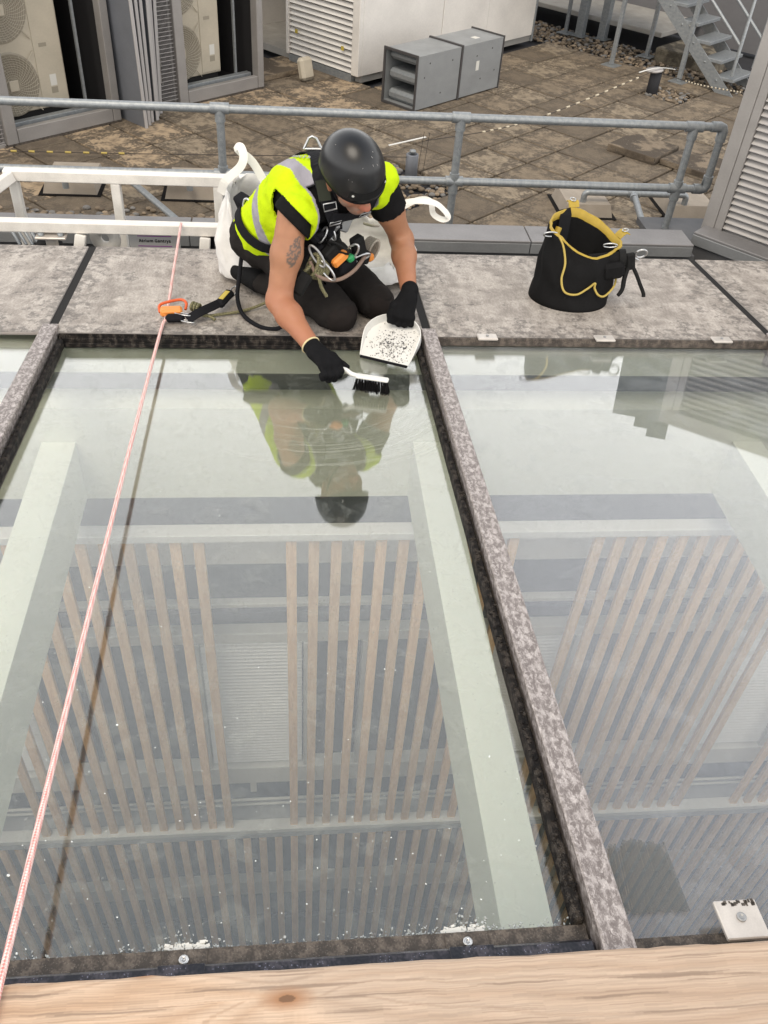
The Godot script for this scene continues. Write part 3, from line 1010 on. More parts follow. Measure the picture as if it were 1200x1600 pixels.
# ---------------------------------------------------------------- plant and things on the flat roof
func part(called: String, m: Material, parent: Node, x0, x1, y0, y1, z0, z1, bev := 0.0) -> MeshInstance3D:
	var st := begin()
	wbox(st, x0, x1, y0, y1, z0, z1, bev)
	return obj(called, st, m, parent)
func enclosure(u0: float, u1: float, label: String) -> Node3D:
	var t := thing("plant_enclosure", label, "enclosure", ud(u0, ROOF, -5.34), udbasis())
	var w := u1 - u0
	part("base_rail", M.grey_metal, t, 0.105, w - 0.08, 0.015, 0.125, -0.06, 0.0, 0.004)
	part("base_channel", M.galv_dark, t, 0.105, w - 0.08, 0.05, 0.14, -0.17, -0.1, 0.004)
	part("plinth", M.frame_brown, t, -0.02, w, 0.0, 0.0145, -1.0, 0.004)
	part("post", M.grey_metal, t, 0.0, 0.1, 0.015, 2.1, -0.09, 0.003, 0.004)
	part("post", M.grey_metal, t, w - 0.075, w, 0.015, 2.1, -0.09, 0.003, 0.004)
	part("top_rail", M.grey_metal, t, 0.0, w, 2.1, 2.2, -0.09, 0.003, 0.004)
	part("back_panel", M.lining, t, 0.0, w, 0.015, 2.1, -1.0, -0.96)
	part("side_panel", M.lining, t, w - 0.05, w - 0.02, 0.015, 2.1, -0.96, -0.09)
	part("side_panel", M.panel_blue, t, w - 0.0195, w, 0.015, 2.1, -0.96, -0.0905)
	part("side_panel", M.lining, t, 0.0, 0.03, 0.015, 2.1, -0.96, -0.09)
	part("roof_sheet", M.grey_metal, t, -0.03, w + 0.03, 2.2, 2.23, -1.03, 0.03)
	part("floor_sheet", M.lining, t, 0.03, w - 0.05, 0.015, 0.04, -0.96, -0.175)
	part("divider", M.lining, t, w * 0.62, w * 0.62 + 0.02, 0.04, 2.1, -0.9, -0.3)
	part("conduit", M.galv_dark, t, w * 0.79, w * 0.79 + 0.022, 0.04, 2.1, -0.2, -0.178)
	return t
func condenser(u0: float, u1: float, fan_u: float, label: String):
	var t := thing("condenser", label, "air conditioner", ud(u0, ROOF + 0.1, -5.6), udbasis(), "")
	var w := u1 - u0
	part("casing", M.cream, t, 0.0, w, 0.05, 1.6, -0.33, 0.0, 0.008)
	part("foot", M.dark, t, 0.02, w - 0.02, -0.06, 0.05, -0.3, -0.03)
	var seam := fan_u - u0 + 0.25
	part("access_panel", M.cream, t, seam, w - 0.012, 0.07, 1.55, 0.0005, 0.006, 0.002)
	part("plate", M.label_white, t, seam + 0.1, seam + 0.16, 0.22, 0.31, 0.0062, 0.0075)
	part("plate", M.cream_fan, t, seam + 0.1, seam + 0.16, 0.16, 0.21, 0.0062, 0.0075)
	part("vent_slot", M.cream_fan, t, seam + 0.05, seam + 0.12, 0.53, 0.56, 0.0062, 0.0075)
	for cy in [0.28, 0.84, 1.38]:
		var c := Vector3(fan_u - u0, cy, 0.0)
		var st := begin()
		lathe(st, [Vector2(0.0, 0.002), Vector2(0.225, 0.002), Vector2(0.24, 0.012), Vector2(0.25, 0.0)], 40, Transform3D(Basis(Vector3.RIGHT, PI / 2), c))
		var dish := obj("fan_opening", st, M.cream_fan, t)
		st = begin()
		for k in 11:
			var r := 0.045 + k * 0.0175
			tube(st, loop_shape(c + Vector3(0, 0, 0.032 - 0.012 * pow(r / 0.24, 2.0)), Vector3.RIGHT, Vector3.UP, r, r, 34), 0.0022, 4, true)
		for k in 36:
			var a := TAU * k / 36.0
			var q := []
			for j in 6:
				var r2 := lerpf(0.045, 0.235, j / 5.0)
				var tw := a + (r2 - 0.045) * 2.4
				q.append(c + Vector3(cos(tw) * r2, sin(tw) * r2, 0.034 - 0.012 * pow(r2 / 0.24, 2.0)))
			tube(st, q, 0.0022, 4)
		obj("fan_guard", st, M.cream, dish)
		st = begin()
		box(st, c + Vector3(0, 0, 0.036), Vector3(0.085, 0.085, 0.012), Basis(), 0.012)
		obj("hub_plate", st, M.cream, dish)
		for e in [[1, 1], [-1, 1], [1, -1], [-1, -1]]:
			st = begin()
			tube(st, [c + Vector3(e[0] * 0.17, e[1] * 0.17, 0.024), c + Vector3(e[0] * 0.235, e[1] * 0.235, 0.01)], 0.004, 5)
			obj("guard_arm", st, M.cream, dish)
func build_background():
	# enclosed outdoor units
	enclosure(1.06, 2.17, "open grey plant enclosure with rust along its base rail, beside the leaning panels")
	enclosure(2.83, 3.88, "open grey plant enclosure beside the white louvred housing")
	condenser(1.02, 1.84, 1.33, "cream outdoor condenser with stacked fans in the rusty plant enclosure")
	condenser(2.78, 3.545, 3.06, "cream outdoor condenser with stacked fans in the enclosure near the white housing")
	for e in [[0.2, 1.05, "wire grille panel in a grey frame beside the rusty plant enclosure"], [2.5, 2.82, "wire grille panel in a grey frame behind the leaning panels"]]:
		var gr := thing("grille_panel", e[2], "grille", ud(e[0], ROOF, -5.35), udbasis())
		var gw: float = e[1] - e[0]
		part("backing", M.panel_blue, gr, 0.0, gw, 0.02, 2.1, -0.34, -0.33)
		var st := begin()
		for k in 60:
			wbox(st, 0.0, gw, 0.04 + k * 0.034, 0.044 + k * 0.034, -0.012, -0.008)
		for k in int(gw / 0.0125):
			wbox(st, k * 0.0125, k * 0.0125 + 0.0022, 0.03, 2.08, -0.0165, -0.0125)
		obj("wire_mesh", st, M.panel_edge, gr)
		part("frame", M.grey_metal, gr, 0.0, 0.02, 0.0, 2.1, -0.049, 0.0, 0.002)
		part("frame", M.grey_metal, gr, 0.021, gw, 0.0, 0.03, -0.049, 0.0, 0.002)
	rng.seed = 3
	var names := ["grey sheet panel leaning flat against the rusty enclosure", "grey sheet panel standing on edge next to the broad leaning panel", "grey sheet panel on edge in the middle of the leaning row", "grey sheet panel on edge, just past the middle of the leaning row", "grey sheet panel on edge, last but one before the wire grille", "grey sheet panel on edge, next to the wire grille"]
	for k in 6:
		var lp := thing("leaning_panel", names[k], "panel", ud(2.235 + 0.068 * k, ROOF, -5.05 - 0.05 * k + (0.0 if k != 3 else 0.03)), udbasis() * Basis(Vector3.UP, 0.02 - 0.02 * k) * Basis(Vector3.BACK, 0.02 - 0.014 * k), "panels leaning between the plant enclosures")
		part("sheet", M.panel_blue, lp, -0.006, 0.006, 0.0, 1.75, -0.55, -0.012)
		part("rim", M.panel_edge, lp, -0.016, 0.016, 0.0, 1.75, -0.0115, 0.0, 0.003)
	# white housing
	var h := thing("plant_housing", "white plant housing with louvred end and a door with a lever handle", "housing", ud(4.82, ROOF, -4.87), udbasis())
	part("plinth", M.concrete, h, 0.01, 3.1, 0.0, 0.07, -2.2, -0.02)
	part("wall", M.white_housing, h, 0.0, 1.28, 0.071, 2.3, -0.05, 0.0, 0.003)
	part("door", M.white_housing, h, 1.286, 2.12, 0.09, 2.1, -0.05, 0.004, 0.003)
	part("wall", M.white_housing, h, 2.126, 3.1, 0.071, 2.3, -0.05, 0.0, 0.003)
	part("wall", M.white_housing, h, 1.286, 2.12, 2.105, 2.3, -0.05, 0.0)
	part("wall", M.dark, h, 1.28, 2.126, 0.071, 2.3, -0.08, -0.0505)
	part("corner_trim", M.galv_dark, h, 3.1005, 3.13, 0.0, 2.3, -0.06, 0.01, 0.003)
	part("back_wall", M.white_housing, h, 0.0, 3.1, 0.071, 2.3, -2.2, -2.15)
	part("end_wall", M.white_housing, h, 3.05, 3.1, 0.071, 2.3, -2.149, -0.081)
	part("roof", M.white_housing, h, -0.06, 3.15, 2.301, 2.35, -2.25, 0.05)
	part("handle_plate", M.clip, h, 1.3, 1.34, 0.98, 1.08, 0.0042, 0.02, 0.004)
	part("handle", M.steel_dull, h, 1.32, 1.5, 1.035, 1.055, 0.03, 0.045, 0.005)
	part("corner_post", M.white_housing, h, -0.06, -0.0005, 0.071, 2.3, -0.1, 0.0, 0.004)
	part("corner_post", M.white_housing, h, -0.06, -0.0005, 0.071, 2.3, -1.1, -1.06, 0.004)
	var sst := begin()
	box(sst, Vector3.ZERO, Vector3(0.006, 0.05, 0.955), Basis(Vector3.BACK, -0.75), 0.001)
	var slat_mesh := commit(sst)
	for k in 40:
		put("louvre_slat", slat_mesh, M.white_slat, h, Transform3D(Basis(), Vector3(-0.032, 0.1 + k * 0.055, -0.58)))
	part("louvre_base", M.galv_dark, h, -0.055, -0.001, 0.0, 0.0705, -1.06, -0.1)
	for e in [[-0.25, 0.28], [-0.95, 0.3]]:
		part("warning_label", M.label_yellow, h, -0.064, -0.0605, e[1], e[1] + 0.04, e[0], e[0] + 0.04)
	# loose duct
	var du := thing("duct_section", "loose galvanised rectangular duct with open end lying by the white housing", "duct", ud(4.56, ROOF, -3.9), udbasis())
	var dx := 1.39
	for e in [[0.02, 0.675], [0.705, dx - 0.015]]:
		var dst := begin()
		wbox(dst, e[0], e[1], 0.49, 0.5, -0.43, -0.01)
		wbox(dst, e[0], e[1], 0.015, 0.025, -0.43, -0.01)
		wbox(dst, e[0], e[1], 0.0255, 0.4895, -0.02, -0.01)
		wbox(dst, e[0], e[1], 0.0255, 0.4895, -0.43, -0.42)
		obj("shell", dst, M.duct, du)
	for x in [0.0, 0.678, dx - 0.012]:
		for q in [[0.0, 0.024, -0.445, 0.0], [0.49, 0.514, -0.445, 0.0], [0.0245, 0.4895, -0.0235, 0.0], [0.0245, 0.4895, -0.445, -0.4215]]:
			part("flange", M.flange, du, x, x + (0.026 if x > 0.5 and x < 1.0 else 0.014), q[0], q[1], q[2], q[3], 0.002)
	part("end_sheet", M.duct, du, dx - 0.03, dx - 0.02, 0.026, 0.489, -0.419, -0.021)
	for y in [0.03, 0.22, 0.4]:
		var bst := begin()
		var hh := 0.1 if y < 0.3 else 0.085
		wbox(bst, 0.055, 1.2, y, y + hh, -0.4195, -0.0205, 0.03)
		obj("splitter", bst, M.galv, du)
	for e in [[0.13, 0.3], [0.2, 0.42], [0.4, 0.12], [0.55, 0.4], [0.95, 0.38], [1.05, 0.15], [1.2, 0.42], [1.28, 0.2]]:
		var rv := begin()
		lathe(rv, [Vector2(0.009, 0.0), Vector2(0.006, 0.003), Vector2(0, 0.003)], 8, Transform3D(Basis(Vector3.RIGHT, PI / 2), Vector3(e[0], e[1], -0.0098)))
		obj("rivet", rv, M.flange, du)
	part("sticker", M.label_white, du, 0.95, 1.0, 0.24, 0.33, -0.0095, -0.0085)
	part("sticker", M.label_white, du, 1.05, 1.13, 0.5002, 0.501, -0.2, -0.13)
	# cream concrete block and slabs by the housing
	var cb := begin()
	box(cb, ud(4.42, ROOF + 0.11, -5.3), Vector3(0.17, 0.22, 0.1), udbasis() * Basis(Vector3.RIGHT, -0.25), 0.03)
	tag(obj("concrete_block", cb, M.cream), "cream rounded block propped by the louvred end of the white housing", "block")
	cb = begin()
	ubox(cb, 4.02, 4.5, ROOF, ROOF + 0.05, -6.2, -5.5, 0.005)
	tag(obj("loose_slab", cb, M.paver_pale), "pale slab laid beside the louvred end of the white housing", "slab")
	for e in [[5.25, 5.76, -2.1, -1.63, -0.935, 0.03, "dark loose slab lying askew on the paving by the guard rail, upper of two"], [5.33, 5.85, -1.61, -1.1, -0.95, 0.0, "dark loose slab on the paving by the guard rail, lower of two"]]:
		cb = begin()
		box(cb, ud((e[0] + e[1]) / 2, (e[4] + ROOF) / 2 + 0.002, (e[2] + e[3]) / 2), Vector3(0.49, e[4] - ROOF, 0.49), udbasis() * Basis(Vector3.UP, e[5]), 0.005)
		tag(obj("loose_slab", cb, M.paver_dark), e[6], "slab")
	# stub pipes with their barrier cords
	stub_pipe(Vector3(0.515, ROOF, -4.27), 0.052, 0.2, "dark grey vent pipe with a metal cap standing in pebbles behind the worker", true)
	stub_pipe(Vector3(3.5, ROOF, -6.95), 0.062, 0.22, "dark stub pipe with a clear cap beside the square of pebbles", false)
	strip_of(Vector3(0.33, -0.79, -4.42), Vector3(0.66, -0.765, -4.58), 0.0, "white plastic strip resting across the grey vent pipe")
	strip_of(Vector3(3.24, -0.75, -6.78), Vector3(3.72, -0.76, -7.0), 0.03, "bowed white plastic strip over the far stub pipe")
	cord([Vector3(0.66, -0.785, -4.55), Vector3(1.75, -0.84, -5.35), Vector3(3.4, -0.76, -6.85)], 0.3, 0.92, M.tape_cream, "striped barrier cord hanging between the two stub pipes")
	cord([Vector3(3.52, -0.77, -6.9), Vector3(3.95, -0.86, -6.85), Vector3(4.62, -0.97, -7.0)], 0.35, 0.9, M.tape_cream, "striped barrier cord from the far stub pipe to the foot of the stairs")
	cord([Vector3(-3.6, -0.94, -4.4), Vector3(-1.76, -0.95, -4.48), Vector3(0.48, -0.82, -4.25)], 0.0, 0.47, M.tape_yellow, "black and yellow barrier cord low in front of the rusty plant enclosure")
	# concrete walkway, steel posts and stairs
	var pf := thing("walkway", "pale raised concrete walkway edge over a dark void beyond the pebbles", "walkway", ud(8.9, ROOF, -3.6), udbasis())
	part("slab", M.concrete, pf, 0.0, 1.1, 0.17, 0.23, -3.4, 0.0, 0.008)
	part("wall", M.far_wall, pf, 1.101, 1.3, 0.0, 3.0, -4.5, 1.2)
	var pad := begin()
	ubox(pad, 8.62, 9.35, ROOF - 0.05, ROOF + 0.13, -3.5, -2.75, 0.015)
	tag(obj("concrete_pad", pad, M.concrete_dark), "dark concrete pad under the stairs beside the pebble strip", "pad")
	var idx := 0
	for e in [[7.87, -3.65, 0.022, "slim galvanised post on a square foot plate, farther from the stairs"], [7.96, -2.8, 0.024, "slim galvanised post on a square foot plate beside the stairs"], [8.63, -3.6, 0.022, "slim galvanised post standing in the pebbles by the concrete pad"], [8.69, -4.85, 0.02, "slim galvanised post at the far end of the pebble strip"], [8.74, -4.66, 0.05, "broad galvanised column at the far end of the pebble strip"], [8.87, -4.4, 0.05, "broad galvanised column in the middle of the pebble strip"]]:
		var pt := thing("steel_post", e[3], "post", ud(e[0], ROOF, e[1]), udbasis())
		part("shaft", M.galv, pt, -e[2], e[2], 0.008, 2.4, -e[2], e[2], 0.004)
		part("foot_plate", M.galv_dark, pt, -0.09, 0.09, 0.0, 0.0078, -0.09, 0.09)
		if e[2] > 0.03: part("brace", M.galv, pt, 0.055, 0.065, 0.25, 0.9, -0.04, 0.04)
		idx += 1
	var sa := thing("staircase", "galvanised steel staircase with open treads climbing away to a platform", "stairs", ud(7.95, ROOF, -2.2), udbasis())
	for x in [0.0, 0.55]:
		var q := begin()
		for s in [0]:
			var a := Vector3(x, 0.0, 0.08)
			var b2 := Vector3(x, 0.0, -0.14)
			var c2 := Vector3(x, 1.1, -1.55)
			var d2 := Vector3(x, 1.1, -1.33)
			var o := Vector3(0.012, 0, 0)
			quad(q, a, d2, c2, b2); quad(q, a + o, b2 + o, c2 + o, d2 + o)
			quad(q, a, a + o, d2 + o, d2); quad(q, b2, c2, c2 + o, b2 + o); quad(q, a, b2, b2 + o, a + o); quad(q, d2, d2 + o, c2 + o, c2)
		obj("stringer", q, M.galv, sa)
		for k in 6:
			var bt := begin()
			lathe(bt, [Vector2(0.011, 0.0), Vector2(0.011, 0.008), Vector2(0, 0.008)], 6, Transform3D(Basis(Vector3.BACK, PI / 2), Vector3(x - 0.0005, 0.12 + k * 0.15, -0.16 - 0.19 * k)))
			obj("bolt", bt, M.galv_dark, sa)
		var rl := begin()
		tube(rl, [Vector3(x, 0.2, 0.0), Vector3(x, 0.95, 0.0), Vector3(x, 1.95, -1.3)], 0.021, 8)
		tube(rl, [Vector3(x, 0.5, 0.0), Vector3(x, 1.5, -1.3)], 0.017, 8)
		obj("handrail", rl, M.galv, sa)
	for k in 7:
		part("tread", M.galv, sa, 0.0125, 0.5495, 0.13 + 0.15 * k, 0.165 + 0.15 * k, -0.19 - 0.19 * k, 0.03 - 0.19 * k, 0.004)
	part("platform", M.galv, sa, -0.4, 0.9, 1.12, 1.17, -2.6, -1.34, 0.004)
	# grey wall and dark base between the enclosures and the housing
	var gw2 := thing("far_upstand", "grey upstand with a dark gap at its foot between enclosure and white housing", "upstand", ud(3.7, ROOF, -7.0), udbasis())
	part("panel", M.grey_metal, gw2, 0.0, 1.2, 0.2, 1.2, -0.2, 0.0, 0.01)
	part("foot", M.grey_metal, gw2, 0.0, 1.2, 0.0, 0.199, -0.2, -0.15)
	# louvred unit at the corner of the parapet
	var lu := thing("louvred_unit", "tall grey louvred plant unit with a broad flat frame beside the parapet corner", "louvre", ud(2.77, -0.36, -0.08), udbasis())
	part("frame", M.grey_metal, lu, 0.0, 0.06, 0.0, 1.45, 0.0, 0.075, 0.003)
	part("frame", M.grey_metal, lu, 0.004, 0.06, 0.0, 1.45, 0.0765, 0.125, 0.003)
	part("frame", M.grey_metal, lu, 0.0, 0.06, 1.4505, 1.52, 0.0, 1.3, 0.003)
	part("end_panel", M.grey_metal, lu, 0.061, 1.0, 0.0, 1.52, 0.0, 0.04)
	part("backing", M.grey_metal, lu, 0.5, 0.51, 0.0, 1.52, 0.041, 1.3)
	part("floor_sheet", M.grey_metal, lu, 0.061, 0.5, -0.02, -0.001, 0.041, 1.3)
	part("end_panel", M.grey_metal, lu, 0.061, 1.0, 0.0, 1.52, 1.3005, 1.34)
	part("roof_sheet", M.grey_metal, lu, 0.0, 1.0, 1.521, 1.55, 0.0, 1.3)
	sst = begin()
	box(sst, Vector3.ZERO, Vector3(0.005, 0.045, 1.17), Basis(Vector3.BACK, -0.8), 0.001)
	tube(sst, [Vector3(-0.019, -0.017, -0.585), Vector3(-0.019, -0.017, 0.585)], 0.004, 6)
	slat_mesh = commit(sst)
	for k in 38:
		put("louvre_slat", slat_mesh, M.grey_louvre, lu, Transform3D(Basis(), Vector3(0.034, 0.02 + k * 0.038, 0.712)))
	# taller plant behind, seen only as reflections in the glass
	var tw := thing("plant_tower", "dark plant tower with a stepped top, reflected in the glass beside the tool bag", "tower", Vector3(7.35, ROOF, -13.9), Basis(Vector3.UP, -0.45))
	part("body", M.tower, tw, -0.6, 0.62, 0.0, 7.5, -0.5, 0.5)
	part("cap", M.tower, tw, -0.1, 0.62, 7.5, 7.72, -0.5, 0.5)
	part("cap", M.tower, tw, 0.2, 0.62, 7.721, 7.9, -0.3, 0.5)
	tw = thing("plant_tower", "dark plant tower reflected in the glass next to a pale building", "tower", Vector3(9.55, ROOF, -13.4), Basis(Vector3.UP, -0.5))
	part("body", M.tower, tw, -0.35, 0.35, 0.0, 7.2, -0.5, 0.5)
	part("duct", M.galv_dark, tw, -0.5, -0.355, 0.0, 6.6, -0.3, 0.3)
	tw = thing("far_building", "pale building with parapet rails reflected at the edge of the glass", "building", Vector3(11.9, ROOF, -13.2), Basis(Vector3.UP, -0.55))
	part("wall", M.tower_pale, tw, -1.4, 3.0, 0.0, 6.2, -2.0, 0.0)
	part("coping", M.far_wall, tw, -1.45, 3.05, 6.2, 6.35, -2.05, 0.06)
	for y in [6.75, 7.15]:
		var rr := begin()
		tube(rr, [Vector3(-3.4, y, -0.1), Vector3(3.0, y, -0.1)], 0.035, 6)
		obj("rail", rr, M.tower, tw)
func stub_pipe(at: Vector3, r: float, h: float, label: String, capped: bool):
	var t := thing("stub_pipe", label, "pipe", at)
	var st := begin()
	lathe(st, [Vector2(0, -0.04), Vector2(r, -0.04), Vector2(r, h - 0.006), Vector2(r - 0.004, h), Vector2(r * 0.75, h), Vector2(r * 0.7, h - 0.03), Vector2(0, h - 0.03)], 20)
	obj("pipe", st, M.panel_blue if capped else M.dark_wall, t)
	st = begin()
	if capped:
		lathe(st, [Vector2(0, h - 0.03), Vector2(r * 0.35, h - 0.03), Vector2(r * 0.35, h + 0.01), Vector2(r * 0.55, h + 0.012), Vector2(r * 0.5, h + 0.03), Vector2(0, h + 0.035)], 16)
		obj("cap", st, M.galv_dark, t)
		for e in [[0.05, 0.0], [0.09, 0.03]]:
			st = begin()
			tube(st, [Vector3(e[0], 0.0, e[1]), Vector3(e[0] + 0.04, 0.36, e[1] - 0.06)], 0.002, 4)
			obj("guy_wire", st, M.wire, t)
	else:
		lathe(st, [Vector2(r * 0.2, h + 0.001), Vector2(r * 1.5, h + 0.012), Vector2(r * 1.5, h + 0.028), Vector2(0, h + 0.034)], 18, Transform3D(Basis(Vector3.BACK, 0.12), Vector3.ZERO))
		obj("cap", st, M.panel_edge, t)
func strip_of(a: Vector3, b: Vector3, bow: float, label: String):
	var st := begin()
	var q := []
	var n := []
	for k in 9:
		var f := k / 8.0
		q.append(a.lerp(b, f) + Vector3.UP * bow * sin(PI * f))
		n.append(Vector3.UP)
	ribbon(st, q, n, 0.018, 0.004)
	tag(obj("plastic_strip", st, M.plastic_white), label, "strip")
func cord(pts: Array, f0: float, f1: float, m: Material, label: String):
	var t := thing("barrier_cord", label, "cord", pts[0])
	var c := curve(pts, 14)
	var loc := []
	for p in c: loc.append(p - pts[0])
	var st := begin()
	tube(st, loc, 0.0035, 5)
	obj("line", st, M.wire, t)
	var n := loc.size()
	for k in 60:
		var f := k / 60.0
		if f < f0 or f > f1 or k % 2: continue
		var i := f * (n - 1)
		var j := (f + 0.011) * (n - 1)
		var a: Vector3 = loc[int(i)].lerp(loc[mini(int(i) + 1, n - 1)], i - int(i))
		var b: Vector3 = loc[int(j)].lerp(loc[mini(int(j) + 1, n - 1)], j - int(j))
		st = begin()
		tube(st, [a, b], 0.009, 6)
		obj("stripe", st, m, t)

# ---------------------------------------------------------------- guard rail
func build_guard_rail():
	var t := thing("guard_rail", "galvanised tubular guard rail on concrete weights behind the parapet", "railing", Vector3(0, ROOF, -2.43))
	var yt := 1.072
	var ym := 0.688
	var st := begin()
	tube(st, curve([Vector3(-4.6, yt - 0.01, 0), Vector3(-2.0, yt - 0.005, 0), Vector3(0.5, yt, 0), Vector3(2.16, yt + 0.004, 0)], 2), 0.0242, 14)
	obj("rail", st, M.galv, t)
	st = begin()
	tube(st, [Vector3(-4.6, ym - 0.01, 0), Vector3(1.0, ym, 0), Vector3(2.16, ym, 0)], 0.0242, 14)
	obj("rail", st, M.galv, t)
	for e in [[yt + 0.004, -1.0], [ym, 1.0]]:
		st = begin()
		tube(st, [Vector3(2.11, e[0], 0), Vector3(2.165, e[0], 0), Vector3(2.182, e[0] + 0.006 * e[1], 0), Vector3(2.19, e[0] + 0.024 * e[1], 0), Vector3(2.19, e[0] + 0.085 * e[1], 0)], 0.032, 14)
		obj("elbow", st, M.galv, t)
	st = begin()
	tube(st, [Vector3(2.19, yt - 0.03, 0), Vector3(2.19, ym + 0.03, 0)], 0.0242, 14)
	obj("rail", st, M.galv, t)
	for x in [-3.77, -2.34, -0.905, 0.53, 2.0]:
		st = begin()
		tube(st, [Vector3(x, 0.0, 0), Vector3(x, yt - 0.02, 0)], 0.0242, 14)
		obj("post", st, M.galv, t)
		for y in [yt, ym]:
			st = begin()
			tube(st, [Vector3(x - 0.055, y, 0), Vector3(x + 0.055, y, 0)], 0.032, 14)
			tube(st, [Vector3(x, y, 0), Vector3(x, y - 0.075, 0)], 0.031, 14)
			if y == ym: tube(st, [Vector3(x, y, 0), Vector3(x, y + 0.05, 0)], 0.031, 14)
			obj("fitting", st, M.galv, t)
		st = begin()
		lathe(st, [Vector2(0.0, 0.0), Vector2(0.07, 0.0), Vector2(0.07, 0.01), Vector2(0.035, 0.02), Vector2(0.035, 0.06), Vector2(0.0, 0.06)], 16, Transform3D(Basis(), Vector3(x, 0, 0)))
		obj("foot", st, M.galv_dark, t)
	# counterweights
	for e in [[1.86, -1.33], [2.74, -1.36], [-2.16, -1.5], [-1.25, -1.46]]:
		st = begin()
		var c := Vector3(e[0], 0.0, e[1])
		var w := 0.2
		var q0 := []
		var q1 := []
		for s in [[-1, -1], [1, -1], [1, 1], [-1, 1]]:
			q0.append(c + Vector3(s[0] * w, 0.006, s[1] * 0.21))
			q1.append(c + Vector3(s[0] * (w - 0.025), 0.1, s[1] * 0.185))
		for k in 4: quad(st, q0[k], q1[k], q1[(k + 1) % 4], q0[(k + 1) % 4])
		quad(st, q1[3], q1[2], q1[1], q1[0]); quad(st, q0[0], q0[1], q0[2], q0[3])
		obj("base_weight", st, M.concrete_weight, t)
		st = begin()
		wbox(st, e[0] - 0.23, e[0] + 0.23, 0.001, 0.0055, e[1] - 0.24, e[1] + 0.24)
		obj("rubber_mat", st, M.black, t)
	for e in [[1.82, 2.66, 2.22], [-2.16, -1.25, -1.7]]:
		var z := -1.2
		st = begin()
		tube(st, [Vector3(e[0], 0.09, z), Vector3(e[0], 0.145, z)] + arc(Vector3(e[0] + 0.03, 0.145, z), Vector3.LEFT, Vector3.UP, 0.03, 0.3, PI / 2, 4) + [Vector3(e[1] - 0.03, 0.175, z)] + arc(Vector3(e[1] - 0.03, 0.145, z), Vector3.UP, Vector3.RIGHT, 0.03, 0.3, PI / 2, 4) + [Vector3(e[1], 0.1, z)], 0.0242, 12)
		obj("cross_tube", st, M.galv, t)
		st = begin()
		tube(st, [Vector3(e[2] - 0.05, 0.175, z), Vector3(e[2] + 0.05, 0.175, z)], 0.032, 12)
		tube(st, [Vector3(e[2], 0.175, z), Vector3(e[2] + (2.0 - 2.22 if e[2] > 0 else 0.78) * 0.1, 0.168, z + 0.08)], 0.031, 12)
		obj("fitting", st, M.galv, t)
		st = begin()
		tube(st, [Vector3(e[2], 0.175, z), Vector3(2.02 if e[2] > 0 else -0.95, 0.13, -0.02)], 0.0242, 12)
		obj("strut", st, M.galv, t)

